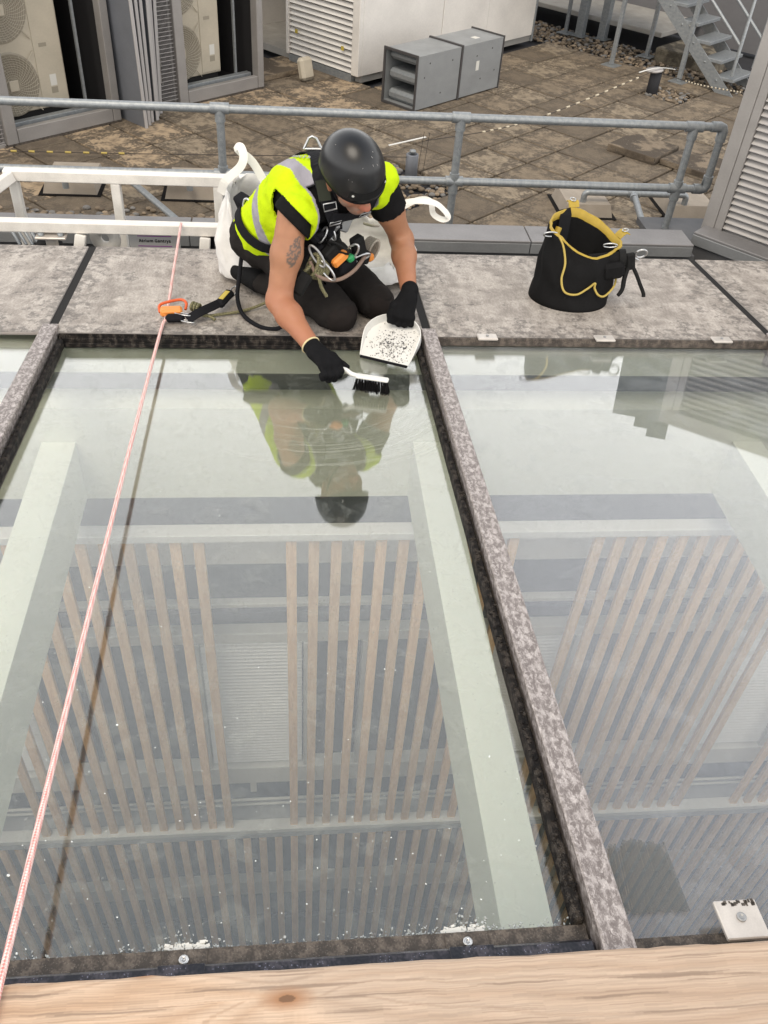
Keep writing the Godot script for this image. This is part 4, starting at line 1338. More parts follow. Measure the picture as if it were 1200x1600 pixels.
# ---------------------------------------------------------------- parked atrium gantry
func lettering(text: String, size: float, depth: float, bold := true) -> TextMesh:
	var f := SystemFont.new()
	f.font_names = PackedStringArray(["Droid Sans"])
	f.font_weight = 700 if bold else 400
	var m := TextMesh.new()
	m.text = text
	m.font = f
	m.font_size = 64
	m.pixel_size = size / 64.0
	m.depth = depth
	m.curve_step = 2.0
	return m
func build_gantry():
	var t := thing("access_gantry", "white tubular access gantry with a name plate parked between sill and parapet", "gantry", Vector3(-1.3, -0.58, -1.3))
	var o := Vector3(1.3, 0.58, 1.3)
	var bar := func(called, a: Vector3, b: Vector3, w: float):
		var st := begin()
		var d := (b - a)
		var y := d.normalized()
		var x := y.cross(Vector3(0, 0, 1) if absf(y.z) < 0.9 else Vector3.UP).normalized()
		box(st, (a + b) / 2 + o, Vector3(w, d.length(), w), Basis(x, y, x.cross(y)), 0.004)
		return obj(called, st, M.white_paint, t)
	var zr := -1.45
	bar.call("top_rail", Vector3(-1.9, 0.03, zr), Vector3(-0.72, 0.03, zr), 0.052)
	bar.call("side_rail", Vector3(-1.862, 0.028, zr + 0.027), Vector3(-2.02, -0.02, -1.1), 0.05)
	for x in [-1.86, -1.37, -0.865]:
		bar.call("upright", Vector3(x, 0.003, zr), Vector3(x, -0.56, zr), 0.046)
	bar.call("lower_rail", Vector3(-2.6, -0.071, -1.1), Vector3(-0.72, -0.073, -1.1), 0.052)
	bar.call("stub", Vector3(-1.49, -0.1, -1.07), Vector3(-1.53, -0.3, -1.0), 0.05)
	bar.call("stub", Vector3(-0.91, -0.1, -1.07), Vector3(-0.93, -0.3, -1.0), 0.05)
	bar.call("upright", Vector3(-2.3, -0.1, -1.1), Vector3(-2.3, -0.56, -1.1), 0.046)
	var st := begin()
	lathe(st, [Vector2(0.022, -0.008), Vector2(0.075, -0.008), Vector2(0.078, 0.0), Vector2(0.075, 0.008), Vector2(0.022, 0.008), Vector2(0.022, -0.008)], 24, Transform3D(Basis(Vector3.RIGHT, PI / 2) * Basis(Vector3.BACK, 0.2), Vector3(-1.395, -0.145, -1.14) + o))
	obj("roller", st, M.white_paint, t)
	# clamp with two bolts
	st = begin()
	box(st, Vector3(-1.63, -0.115, -1.075) + o, Vector3(0.14, 0.012, 0.06), Basis(), 0.003)
	box(st, Vector3(-1.63, -0.18, -1.07) + o, Vector3(0.055, 0.12, 0.02), Basis(), 0.006)
	var cl := obj("clamp", st, M.clip, t)
	for x in [-1.675, -1.585]:
		st = begin()
		lathe(st, [Vector2(0.014, 0), Vector2(0.014, 0.012), Vector2(0, 0.012)], 6, Transform3D(Basis(), Vector3(x, -0.108, -1.07) + o))
		obj("bolt", st, M.galv_dark, cl)
	part("rubber_stop", M.dark, t, -0.42, -0.3, 0.33, 0.42, 0.15, 0.22, 0.01)
	# ladder rungs lying in the gutter
	for k in 4:
		st = begin()
		tube(st, [Vector3(-1.9 + 0.03 * k, -0.13, -1.3) + o, Vector3(-1.82 + 0.03 * k, -0.22, -1.2) + o], 0.008, 6)
		obj("brace_rod", st, M.galv, t)
	# name plate
	var plate := part("name_plate", M.sign_plate, t, 0.02, 0.262, 0.355, 0.478, 0.17, 0.176, 0.002)
	var txt := lettering("Atrium Gantrys", 0.0205, 0.0015)
	put("lettering", txt, M.print_black, plate, Transform3D(Basis(), Vector3(0.141, 0.432, 0.1768)))
	for y in [0.4555, 0.405]:
		st = begin()
		wbox(st, 0.06, 0.222, y - 0.0022, y + 0.0022, 0.1761, 0.1769)
		obj("print_line", st, M.print_purple, plate)
	part("cable", M.steel_dull, t, 0.372, 0.385, 0.3, 0.5, 0.17, 0.18)
	part("cable", M.strap, t, 0.4, 0.425, 0.3, 0.48, 0.15, 0.175)

# ---------------------------------------------------------------- plank
func build_plank():
	var t := thing("wooden_plank", "rough pale timber plank with knots lying across the near edge of the rooflight", "plank", g(0, 0.0045, 2.4335), gbasis() * Basis(Vector3.UP, -0.0085))
	var st := begin()
	var L := 2.6
	var W := 0.225
	var T := 0.045
	var x0 := -1.75
	# top with a soft front edge, cut in strips along its length so that it is not dead straight
	st.set_smooth_group(-1)
	var n := 90
	var prof := [[0.0, 0.0], [0.0, T - 0.006], [0.006, T], [W - 0.006, T], [W, T - 0.006], [W, 0.0]]
	rng.seed = 5
	var sec := []
	for i in n + 1:
		var x := x0 + L * i / n
		var row := []
		for p in prof:
			var jz := rng.randf_range(-0.0016, 0.0016)
			row.append(Vector3(x, p[1] + rng.randf_range(-0.0006, 0.0006) * (1 if p[1] > 0.01 else 0), p[0] + jz))
		sec.append(row)
	for i in n:
		for k in prof.size() - 1:
			var v0 := [0.0, 0.14, 0.17, 0.93, 0.96, 1.0][k] as float
			var v1 := [0.0, 0.14, 0.17, 0.93, 0.96, 1.0][k + 1] as float
			var uu0 := float(i) / n
			var uu1 := float(i + 1) / n
			quad_uv(st, [sec[i][k], sec[i + 1][k], sec[i + 1][k + 1], sec[i][k + 1]], [Vector2(uu0, v0), Vector2(uu1, v0), Vector2(uu1, v1), Vector2(uu0, v1)])
	quad_uv(st, [sec[0][0], sec[0][5], sec[n][5], sec[n][0]], [Vector2(0, 0), Vector2(0, 1), Vector2(1, 1), Vector2(1, 0)])
	obj("board", st, M.wood, t)
	for e in [0, n]:
		st = begin()
		for k in range(1, 5):
			if e == 0: tri(st, sec[e][0], sec[e][k], sec[e][k + 1])
			else: tri(st, sec[e][0], sec[e][k + 1], sec[e][k])
		obj("end_grain", st, M.wood_end, t)

# ---------------------------------------------------------------- rope and fall-arrest gear on the sill
func build_rope_gear():
	var st := begin()
	tube(st, curve([Vector3(-1.019, -0.035, -1.075), Vector3(-1.003, -0.012, -0.55), Vector3(-0.990, 0.008, -0.13), Vector3(-1.0, 0.013, 0.03), Vector3(-0.992, 0.13, 1.1), Vector3(-0.963, 0.293, 2.421), Vector3(-0.955, 0.385, 3.178)], 10), 0.0062, 8)
	tag(obj("safety_rope", st, M.rope_red), "taut red and white safety rope from the gantry down over the glass", "rope")
	var t := thing("rope_grab", "orange rope grab clipped to the red rope on the sill", "rope grab", Vector3(-0.97, 0.0, -0.14))
	var o := Vector3(0.97, 0.0, 0.14)
	st = begin()
	tube(st, curve([Vector3(-1.015, 0.017, -0.136) + o, Vector3(-1.019, 0.029, -0.165) + o, Vector3(-0.998, 0.033, -0.184) + o, Vector3(-0.941, 0.032, -0.212) + o, Vector3(-0.918, 0.028, -0.192) + o, Vector3(-0.920, 0.014, -0.165) + o], 5), 0.0058, 8)
	obj("carabiner", st, M.orange, t)
	st = begin()
	box(st, Vector3(-0.972, 0.02, -0.14) + o, Vector3(0.085, 0.03, 0.045), Basis(Vector3.UP, 0.1), 0.008)
	obj("body", st, M.amber, t)
	st = begin()
	box(st, Vector3(-0.955, 0.012, -0.102) + o, Vector3(0.075, 0.032, 0.035), Basis(Vector3.UP, 0.1), 0.012)
	obj("cam", st, M.strap, t)
	st = begin()
	tube(st, loop_shape(Vector3(-0.925, 0.024, -0.112) + o, Vector3(0.94, 0, 0.3), Vector3(-0.3, 0.2, 0.93), 0.034, 0.011, 16), 0.003, 6, true)
	tube(st, loop_shape(Vector3(-0.905, 0.008, -0.085) + o, Vector3(0.94, 0, 0.3), Vector3(-0.3, 0.2, 0.93), 0.03, 0.01, 16), 0.003, 6, true)
	obj("steel_link", st, M.steel, t)
	var l := thing("shock_lanyard", "black webbing shock lanyard lying between rope grab and worker", "lanyard", Vector3(-0.85, 0.0, -0.15))
	o = Vector3(0.85, 0.0, 0.15)
	st = begin()
	var q := curve([Vector3(-0.906, 0.012, -0.088) + o, Vector3(-0.865, 0.03, -0.112) + o, Vector3(-0.819, 0.03, -0.16) + o, Vector3(-0.788, 0.024, -0.205) + o], 5)
	var n := []
	for p in q: n.append(Vector3(0.1, 0.8, 0.6))
	ribbon(st, q, n, 0.034, 0.006)
	obj("webbing", st, M.strap, l)
	st = begin()
	box(st, Vector3(-0.772, 0.018, -0.252) + o, Vector3(0.042, 0.03, 0.12), Basis(Vector3.UP, -0.36), 0.01)
	var pk := obj("energy_pack", st, M.strap, l)
	st = begin()
	box(st, Vector3(-0.772, 0.0345, -0.252) + o, Vector3(0.02, 0.003, 0.07), Basis(Vector3.UP, -0.36), 0.001)
	obj("label", st, M.label_yellow, pk)
	st = begin()
	tube(st, loop_shape(Vector3(-0.744, -0.002, -0.345) + o, Vector3(0.25, 0.1, -0.95), Vector3(0.9, 0.1, 0.3), 0.045, 0.016, 18), 0.0032, 6, true)
	obj("carabiner", st, M.steel, l)
	var r := thing("accessory_rope", "camouflage cord knotted at the rope grab and trailing to the worker", "rope", Vector3(-0.7, 0.0, -0.2))
	o = Vector3(0.7, 0.0, 0.2)
	st = begin()
	tube(st, curve([Vector3(-0.883, 0.013, -0.178) + o, Vector3(-0.849, 0.004, -0.138) + o, Vector3(-0.784, -0.004, -0.164) + o, Vector3(-0.697, -0.009, -0.204) + o, Vector3(-0.621, -0.002, -0.248) + o, Vector3(-0.543, 0.03, -0.274) + o], 6), 0.006, 8)
	obj("cord", st, M.rope_camo, r)
	st = begin()
	tube(st, curve([Vector3(-0.89, 0.012, -0.19) + o, Vector3(-0.85, 0.008, -0.152) + o, Vector3(-0.802, 0.002, -0.112) + o], 5), 0.006, 8)
	obj("tail", st, M.rope_camo, r)
	st = begin()
	for k in 3:
		tube(st, loop_shape(Vector3(-0.893 + 0.012 * k, 0.016, -0.19 + 0.008 * k) + o, Vector3.UP, Vector3(-0.4, 0, 0.9), 0.014, 0.016, 12), 0.0065, 6, true)
	obj("knot", st, M.rope_camo, r)

# ---------------------------------------------------------------- white rubble sack
func build_sack():
	var t := thing("rubble_sack", "slumped white woven sack with webbing loops behind the worker", "sack", Vector3(-0.4, -0.06, -0.66))
	var N := 56
	var R := 12
	var fn := FastNoiseLite.new()
	fn.seed = 11
	fn.frequency = 3.2
	fn.fractal_octaves = 3
	var st := begin()
	st.set_smooth_group(1)
	var grid := []
	for i in N:
		var a := TAU * i / N
		var ca := cos(a)
		var sa := sin(a)
		var bx := signf(ca) * pow(absf(ca), 0.55) * 0.4
		var bz := signf(sa) * pow(absf(sa), 0.55) * 0.2
		# height: tall on the far and gantry side, slumping to the other end
		var h := lerpf(0.36, 0.19, ss(-0.35, 0.3, bx)) - (0.08 if sa > 0.5 else 0.0) + 0.05 * fn.get_noise_2d(i * 0.3, 3.0)
		var col := []
		for j in R + 1:
			var f := float(j) / R
			var lean := 0.03 * f * f
			var p := Vector3(bx * (1.0 + 0.06 * sin(f * PI)) , h * f, bz * (1.0 + 0.12 * sin(f * PI)))
			if ca > 0.3: p.x += 0.05 * (1.0 - f)
			if ca < -0.3: p.x += -0.015 + 0.05 * f
			p += Vector3(fn.get_noise_3d(p.x * 2, p.y * 2, p.z * 2), 0.3 * fn.get_noise_3d(p.z * 2, p.x * 2, p.y * 2), fn.get_noise_3d(p.y * 2, p.z * 2, p.x * 2)) * 0.045 * (0.3 + f)
			p.y = maxf(p.y, 0.028 + p.z * 0.09)
			col.append(p)
		grid.append(col)
	for i in N:
		var A: Array = grid[i]
		var B: Array = grid[(i + 1) % N]
		for j in R:
			quad(st, A[j], A[j + 1], B[j + 1], B[j])
		quad(st, A[R], A[R] * Vector3(0.985, 1, 0.97), B[R] * Vector3(0.985, 1, 0.97), B[R])
		for j in R:       # inner face
			var k := Vector3(0.985, 1.0, 0.97)
			quad(st, A[j] * k, B[j] * k, B[j + 1] * k, A[j + 1] * k)
		tri(st, A[0], B[0], Vector3(0, 0.03, 0))
	obj("body", st, M.sack, t)
	var loops := [
		[[Vector3(-0.79, 0.3, -0.62), Vector3(-0.765, 0.36, -0.6), Vector3(-0.705, 0.41, -0.62), Vector3(-0.69, 0.445, -0.64), Vector3(-0.70, 0.475, -0.66), Vector3(-0.715, 0.465, -0.68), Vector3(-0.70, 0.44, -0.7), Vector3(-0.655, 0.40, -0.7), Vector3(-0.61, 0.33, -0.68)], 0.034],
		[[Vector3(-0.13, 0.23, -0.55), Vector3(-0.07, 0.29, -0.55), Vector3(0.0, 0.318, -0.55), Vector3(0.09, 0.315, -0.55), Vector3(0.14, 0.28, -0.56), Vector3(0.162, 0.25, -0.56), Vector3(0.14, 0.235, -0.57), Vector3(0.10, 0.255, -0.58), Vector3(0.085, 0.3, -0.6), Vector3(0.03, 0.29, -0.63), Vector3(-0.06, 0.22, -0.66)], 0.024]]
	for e in loops:
		var pts := []
		for p in e[0]: pts.append(p - t.position)
		pts = curve(pts, 6)
		var n := []
		for k in pts.size():
			var f := float(k) / pts.size()
			n.append(Vector3(0.3 * sin(f * 6.0), 0.55, 0.75))
		var rs := begin()
		ribbon(rs, pts, n, e[1], 0.0018)
		obj("lifting_loop", rs, M.webbing, t)
	var cord2 := begin()
	tube(cord2, curve([Vector3(-0.2, 0.24, -0.5) - t.position, Vector3(-0.17, 0.245, -0.47) - t.position, Vector3(-0.14, 0.24, -0.48) - t.position, Vector3(-0.16, 0.235, -0.5) - t.position], 5), 0.006, 6)
	obj("tie_cord", cord2, M.rope_grey, t)

# ---------------------------------------------------------------- tool bag with a sealant gun
func build_tool_bag():
	var at := g(0.71, 0.0, -0.43)
	var t := thing("tool_bag", "black fabric tool bucket with yellow lining and yellow draw cord on the sill", "bag", at)
	var N := 48
	var R := 14
	var fn := FastNoiseLite.new()
	fn.seed = 5
	fn.frequency = 4.0
	fn.fractal_octaves = 3
	# the mouth leans away to the other side and is pulled out of round
	var ring := func(f: float, a: float, inset: float) -> Vector3:
		var r := lerpf(0.172, 0.158, f) * (1.0 + 0.03 * sin(a * 3.0 + 1.0) * f) - inset
		var p := Vector3(cos(a) * r, 0, sin(a) * r * lerpf(1.0, 0.86, f))
		var rim := 0.285 + 0.045 * sin(a + 3.9) + 0.012 * sin(3 * a)
		p.y = rim * f - (0.0 if f > 0 else 0.0)
		p.x += 0.03 * f * f
		p.z += -0.03 * f
		p.y += p.z * 0.09 * (1.0 - f)
		var d := fn.get_noise_3d(p.x * 1.6, p.y * 1.2, p.z * 1.6)
		return p + Vector3(cos(a), 0, sin(a)) * d * 0.028 * ss(0.0, 0.35, f)
	var st := begin()
	st.set_smooth_group(1)
	for i in N:
		var a := TAU * i / N
		var b := TAU * (i + 1) / N
		for j in R:
			var f0 := float(j) / R
			var f1 := float(j + 1) / R
			quad(st, ring.call(f0, a, 0.0), ring.call(f1, a, 0.0), ring.call(f1, b, 0.0), ring.call(f0, b, 0.0))
		tri(st, ring.call(0.0, a, 0.0), ring.call(0.0, b, 0.0), Vector3(0, 0.0, 0))
		quad(st, ring.call(0.3, a, 0.012), ring.call(0.3, b, 0.012), ring.call(0.89, b, 0.008), ring.call(0.89, a, 0.008))
		tri(st, ring.call(0.3, b, 0.012), ring.call(0.3, a, 0.012), Vector3(0, 0.09, 0))
	obj("body", st, M.bag, t)
	st = begin()
	st.set_smooth_group(1)
	for i in N:
		var a := TAU * i / N
		var b := TAU * (i + 1) / N
		quad(st, ring.call(0.89, a, 0.0075), ring.call(0.89, b, 0.0075), ring.call(1.0, b, 0.005), ring.call(1.0, a, 0.005))
		quad(st, ring.call(1.0, a, 0.005), ring.call(1.0, b, 0.005), ring.call(1.0, b, -0.002), ring.call(1.0, a, -0.002))
		quad(st, ring.call(1.0, a, -0.002), ring.call(1.0, b, -0.002), ring.call(0.975, b, -0.002), ring.call(0.975, a, -0.002))
	obj("lining", st, M.yellow, t)
	# flared tabs on the rim
	for e in [[4.55, 0.035], [6.05, 0.045]]:
		var p: Vector3 = ring.call(1.0, e[0], 0.0)
		var out := Vector3(cos(e[0]), 0.25, sin(e[0])).normalized()
		var side := Vector3(-sin(e[0]), 0, cos(e[0]))
		st = begin()
		var q := []
		var nn := []
		for k in 5:
			q.append(p + out * e[1] * k / 4.0 + Vector3.UP * 0.016 * sin(k * 0.7))
			nn.append(Vector3.UP)
		ribbon(st, q, nn, 0.048, 0.004)
		var tb := obj("tab", st, M.yellow, t)
		st = begin()
		tube(st, loop_shape(p + out * e[1] * 0.7 + Vector3.UP * 0.02, out, side, 0.012, 0.012, 14), 0.0028, 6, true)
		obj("eyelet", st, M.steel, tb)
	# draw cord in two bights down the front
	var f := func(a: float, h: float, off: float) -> Vector3: return ring.call(h, a, -off)
	st = begin()
	tube(st, curve([f.call(2.55, 0.98, 0.0), f.call(2.35, 0.92, 0.005), f.call(2.15, 0.75, 0.012), f.call(2.12, 0.52, 0.014), f.call(1.98, 0.36, 0.014), f.call(1.7, 0.34, 0.014), f.call(1.42, 0.44, 0.012), f.call(1.3, 0.56, 0.01), f.call(1.26, 0.46, 0.014), f.call(1.15, 0.34, 0.016), f.call(0.95, 0.3, 0.02), f.call(0.65, 0.42, 0.02), f.call(0.45, 0.6, 0.012), f.call(0.4, 0.8, 0.004)], 6), 0.0046, 8)
	obj("draw_cord", st, M.yellow_cord, t)
	# clips, tubes and small things in the mouth
	st = begin()
	tube(st, loop_shape(f.call(2.75, 0.96, 0.012), Vector3.RIGHT, Vector3(0.2, 0.9, 0.4), 0.03, 0.013, 16), 0.0034, 6, true)
	obj("carabiner", st, M.steel, t)
	st = begin()
	tube(st, loop_shape(f.call(0.75, 1.0, -0.02) + Vector3(0, 0.012, 0), Vector3(0.95, 0.1, 0.2), Vector3(0, 1, 0.3), 0.03, 0.01, 16), 0.003, 6, true)
	obj("carabiner", st, M.steel, t)
	st = begin()
	ribbon(st, [Vector3(-0.04, 0.33, -0.16), Vector3(-0.035, 0.31, -0.145), Vector3(-0.04, 0.25, -0.125), Vector3(-0.045, 0.2, -0.11)], [Vector3.BACK, Vector3.BACK, Vector3.BACK, Vector3.BACK], 0.05, 0.005)
	obj("inner_strap", st, M.strap, t)
	# things in the bag
	st = begin()
	tube(st, [Vector3(-0.105, 0.19, -0.05), Vector3(-0.085, 0.245, -0.075)], 0.013, 10)
	var kn := obj("scraper", st, M.strap)
	kn.position = at
	tag(kn, "black and yellow scraper sticking up inside the black bucket", "tool")
	st = begin()
	tube(st, [Vector3(-0.085, 0.245, -0.075), Vector3(-0.072, 0.278, -0.09)], 0.014, 10)
	obj("tip", st, M.yellow, kn)
	# sealant gun hung over the rim
	var gn := thing("sealant_gun", "black sealant gun with a trigger and hook hanging out over the bucket rim", "sealant gun", at + Vector3(0.17, 0.19, 0.07))
	var o := Vector3.ZERO
	st = begin()
	tube(st, [Vector3(-0.13, 0.005, -0.02), Vector3(-0.01, 0.03, 0.0)], 0.028, 14)
	obj("barrel", st, M.bag, gn)
	st = begin()
	box(st, Vector3(-0.035, -0.012, 0.03), Vector3(0.1, 0.075, 0.045), Basis(Vector3.BACK, 0.2), 0.016)
	obj("sleeve", st, M.bag, gn)
	st = begin()
	tube(st, [Vector3(-0.01, 0.03, 0.0), Vector3(0.016, 0.035, 0.004)], 0.036, 16)
	obj("end_cap", st, M.print_black, gn)
	st = begin()
	box(st, Vector3(0.04, 0.02, 0.008), Vector3(0.04, 0.075, 0.022), Basis(Vector3.BACK, 0.25), 0.006)
	obj("body", st, M.print_black, gn)
	st = begin()
	tube(st, curve([Vector3(0.035, -0.01, 0.01), Vector3(0.025, -0.05, 0.03), Vector3(0.022, -0.09, 0.045), Vector3(0.005, -0.115, 0.055)], 5), [0.011, 0.011, 0.01, 0.01, 0.01, 0.01, 0.01, 0.01, 0.01, 0.009, 0.009, 0.009, 0.009, 0.008, 0.008, 0.007], 8)
	obj("grip", st, M.print_black, gn)
	st = begin()
	tube(st, curve([Vector3(0.055, 0.0, 0.01), Vector3(0.075, -0.03, 0.025), Vector3(0.095, -0.065, 0.04), Vector3(0.115, -0.1, 0.055), Vector3(0.118, -0.115, 0.06)], 5), 0.0085, 8)
	obj("trigger", st, M.print_black, gn)
	st = begin()
	tube(st, loop_shape(Vector3(0.082, 0.052, 0.0), Vector3.RIGHT, Vector3(0, 0.9, 0.4), 0.024, 0.024, 18), 0.0042, 8, true)
	tube(st, [Vector3(0.045, 0.04, 0.005), Vector3(0.075, 0.028, 0.01)], 0.004, 6)
	obj("hook", st, M.steel, gn)

# ---------------------------------------------------------------- bodies as smooth unions of tapered capsules
func sd_caps(p: Vector3, caps: Array, k: float) -> float:
	var d := 10.0
	for c in caps:
		var pa: Vector3 = p - c[0]
		var ba: Vector3 = c[1] - c[0]
		var h := clampf(pa.dot(ba) / maxf(ba.length_squared(), 1e-9), 0.0, 1.0)
		var e: float = (pa - ba * h).length() - lerpf(c[2], c[3], h)
		var m := maxf(k - absf(d - e), 0.0) / k
		d = minf(d, e) - m * m * k * 0.25
	return d
func onto(p: Vector3, caps: Array, k: float, off: float) -> Array:   # [point on the surface, outward normal]
	var n := Vector3.UP
	for it in 8:
		var e := 0.002
		var d := sd_caps(p, caps, k)
		n = Vector3(sd_caps(p + Vector3(e, 0, 0), caps, k) - d, sd_caps(p + Vector3(0, e, 0), caps, k) - d, sd_caps(p + Vector3(0, 0, e), caps, k) - d).normalized()
		p -= n * (d - off)
	return [p, n]
func blob(caps: Array, cell: float, k: float, into: Array, cut = null, paint = null, rough := 0.0, rough_freq := 9.0):
	# surface nets; appends to into = [vertices, normals, colours, indices]
	var lo := Vector3.ONE * 1e9
	var hi := -Vector3.ONE * 1e9
	for c in caps:
		var r: float = maxf(c[2], c[3]) + cell * 3.0 + k * 0.3
		for e in 2:
			lo = lo.min(c[e] - Vector3.ONE * r)
			hi = hi.max(c[e] + Vector3.ONE * r)
	var nx := int((hi.x - lo.x) / cell) + 2
	var ny := int((hi.y - lo.y) / cell) + 2
	var nz := int((hi.z - lo.z) / cell) + 2
	var F := PackedFloat32Array()
	F.resize(nx * ny * nz)
	F.fill(1.0)
	for c in caps:
		var a: Vector3 = c[0]
		var ba: Vector3 = c[1] - c[0]
		var ra: float = c[2]
		var rb: float = c[3]
		var inv := 1.0 / maxf(ba.length_squared(), 1e-9)
		var m: float = maxf(ra, rb) + k + cell * 2.5
		var l: Vector3 = a.min(c[1]) - Vector3.ONE * m
		var u: Vector3 = a.max(c[1]) + Vector3.ONE * m
		var x0 := maxi(0, int((l.x - lo.x) / cell))
		var x1 := mini(nx - 1, int((u.x - lo.x) / cell) + 1)
		var y0 := maxi(0, int((l.y - lo.y) / cell))
		var y1 := mini(ny - 1, int((u.y - lo.y) / cell) + 1)
		var z0 := maxi(0, int((l.z - lo.z) / cell))
		var z1 := mini(nz - 1, int((u.z - lo.z) / cell) + 1)
		for iz in range(z0, z1 + 1):
			for iy in range(y0, y1 + 1):
				var base := (iz * ny + iy) * nx
				for ix in range(x0, x1 + 1):
					var pa := Vector3(lo.x + ix * cell, lo.y + iy * cell, lo.z + iz * cell) - a
					var h := clampf(pa.dot(ba) * inv, 0.0, 1.0)
					var e := (pa - ba * h).length() - (ra + (rb - ra) * h)
					var d := F[base + ix]
					var w := k - absf(d - e)
					if w > 0.0: F[base + ix] = minf(d, e) - w * w / k * 0.25
					elif e < d: F[base + ix] = e
	if cut != null or rough > 0.0:
		var fn := FastNoiseLite.new()
		fn.seed = 17
		fn.frequency = rough_freq
		fn.fractal_octaves = 3
		for iz in nz:
			for iy in ny:
				var base := (iz * ny + iy) * nx
				for ix in nx:
					var d := F[base + ix]
					if d > cell * 2.5: continue
					var p := Vector3(lo.x + ix * cell, lo.y + iy * cell, lo.z + iz * cell)
					if rough > 0.0 and d > -cell * 3.0: d += rough * fn.get_noise_3dv(p)
					if cut != null: d = maxf(d, cut.call(p))
					F[base + ix] = d
	var V: PackedVector3Array = into[0]
	var C: PackedColorArray = into[2]
	var I: PackedInt32Array = into[3]
	var first := V.size()
	var ID := PackedInt32Array()
	ID.resize(nx * ny * nz)
	ID.fill(-1)
	var off := [0, 1, nx, nx + 1, nx * ny, nx * ny + 1, nx * ny + nx, nx * ny + nx + 1]
	var edges := [0, 1, 2, 3, 4, 5, 6, 7, 0, 2, 1, 3, 4, 6, 5, 7, 0, 4, 1, 5, 2, 6, 3, 7]
	for iz in nz - 1:
		for iy in ny - 1:
			var base := (iz * ny + iy) * nx
			for ix in nx - 1:
				var b := base + ix
				var f0 := F[b]
				if f0 > cell * 2.0 or f0 < -cell * 2.0: continue
				var s := 0
				for q in 8:
					if F[b + off[q]] < 0.0: s += 1
				if s == 0 or s == 8: continue
				var acc := Vector3.ZERO
				var cnt := 0
				for q in 12:
					var i0: int = edges[q * 2]
					var i1: int = edges[q * 2 + 1]
					var a0 := F[b + off[i0]]
					var a1 := F[b + off[i1]]
					if (a0 < 0.0) == (a1 < 0.0): continue
					var tt := a0 / (a0 - a1)
					var c0 := Vector3(i0 & 1, (i0 >> 1) & 1, i0 >> 2)
					var c1 := Vector3(i1 & 1, (i1 >> 1) & 1, i1 >> 2)
					acc += c0.lerp(c1, tt)
					cnt += 1
				ID[b] = V.size()
				var p := lo + (Vector3(ix, iy, iz) + acc / cnt) * cell
				V.append(p)
				C.append(paint.call(p) if paint != null else Color(1, 1, 1))
	var sx := 1
	var sy := nx
	var sz := nx * ny
	for iz in range(1, nz - 1):
		for iy in range(1, ny - 1):
			var base := (iz * ny + iy) * nx
			for ix in range(1, nx - 1):
				var b := base + ix
				var f0 := F[b]
				if f0 > cell * 2.0 or f0 < -cell * 2.0: continue
				var inside := f0 < 0.0
				for ax in 3:
					var f1 := F[b + (sx if ax == 0 else (sy if ax == 1 else sz))]
					if (f1 < 0.0) == inside: continue
					var u := sy if ax == 0 else (sz if ax == 1 else sx)
					var w := sz if ax == 0 else (sx if ax == 1 else sy)
					var q0 := ID[b]
					var q1 := ID[b - u]
					var q2 := ID[b - u - w]
					var q3 := ID[b - w]
					if q0 < 0 or q1 < 0 or q2 < 0 or q3 < 0: continue
					if inside: I.append_array([q0, q2, q1, q0, q3, q2])
					else: I.append_array([q0, q1, q2, q0, q2, q3])
	var Nn: PackedVector3Array = into[1]
	Nn.resize(V.size())
	for i in range(first, V.size()): Nn[i] = Vector3.ZERO
	into[0] = V; into[1] = Nn; into[2] = C; into[3] = I
func blob_mesh(into: Array) -> ArrayMesh:
	var V: PackedVector3Array = into[0]
	var N: PackedVector3Array = into[1]
	var I: PackedInt32Array = into[3]
	for k in range(0, I.size(), 3):
		var n := (V[I[k + 2]] - V[I[k]]).cross(V[I[k + 1]] - V[I[k]])
		N[I[k]] += n; N[I[k + 1]] += n; N[I[k + 2]] += n
	for i in N.size(): N[i] = N[i].normalized()
	var arr := []
	arr.resize(Mesh.ARRAY_MAX)
	arr[Mesh.ARRAY_VERTEX] = V
	arr[Mesh.ARRAY_NORMAL] = N
	arr[Mesh.ARRAY_COLOR] = into[2]
	arr[Mesh.ARRAY_INDEX] = I
	var m := ArrayMesh.new()
	m.add_surface_from_arrays(Mesh.PRIMITIVE_TRIANGLES, arr)
	return m
func fresh() -> Array:
	return [PackedVector3Array(), PackedVector3Array(), PackedColorArray(), PackedInt32Array()]
func chain(pts: Array, radii: Array) -> Array:
	var o := []
	for i in pts.size() - 1: o.append([pts[i], pts[i + 1], radii[i], radii[i + 1]])
	return o
func grown(caps: Array, by: float) -> Array:
	var o := []
	for c in caps: o.append([c[0], c[1], c[2] + by, c[3] + by])
	return o

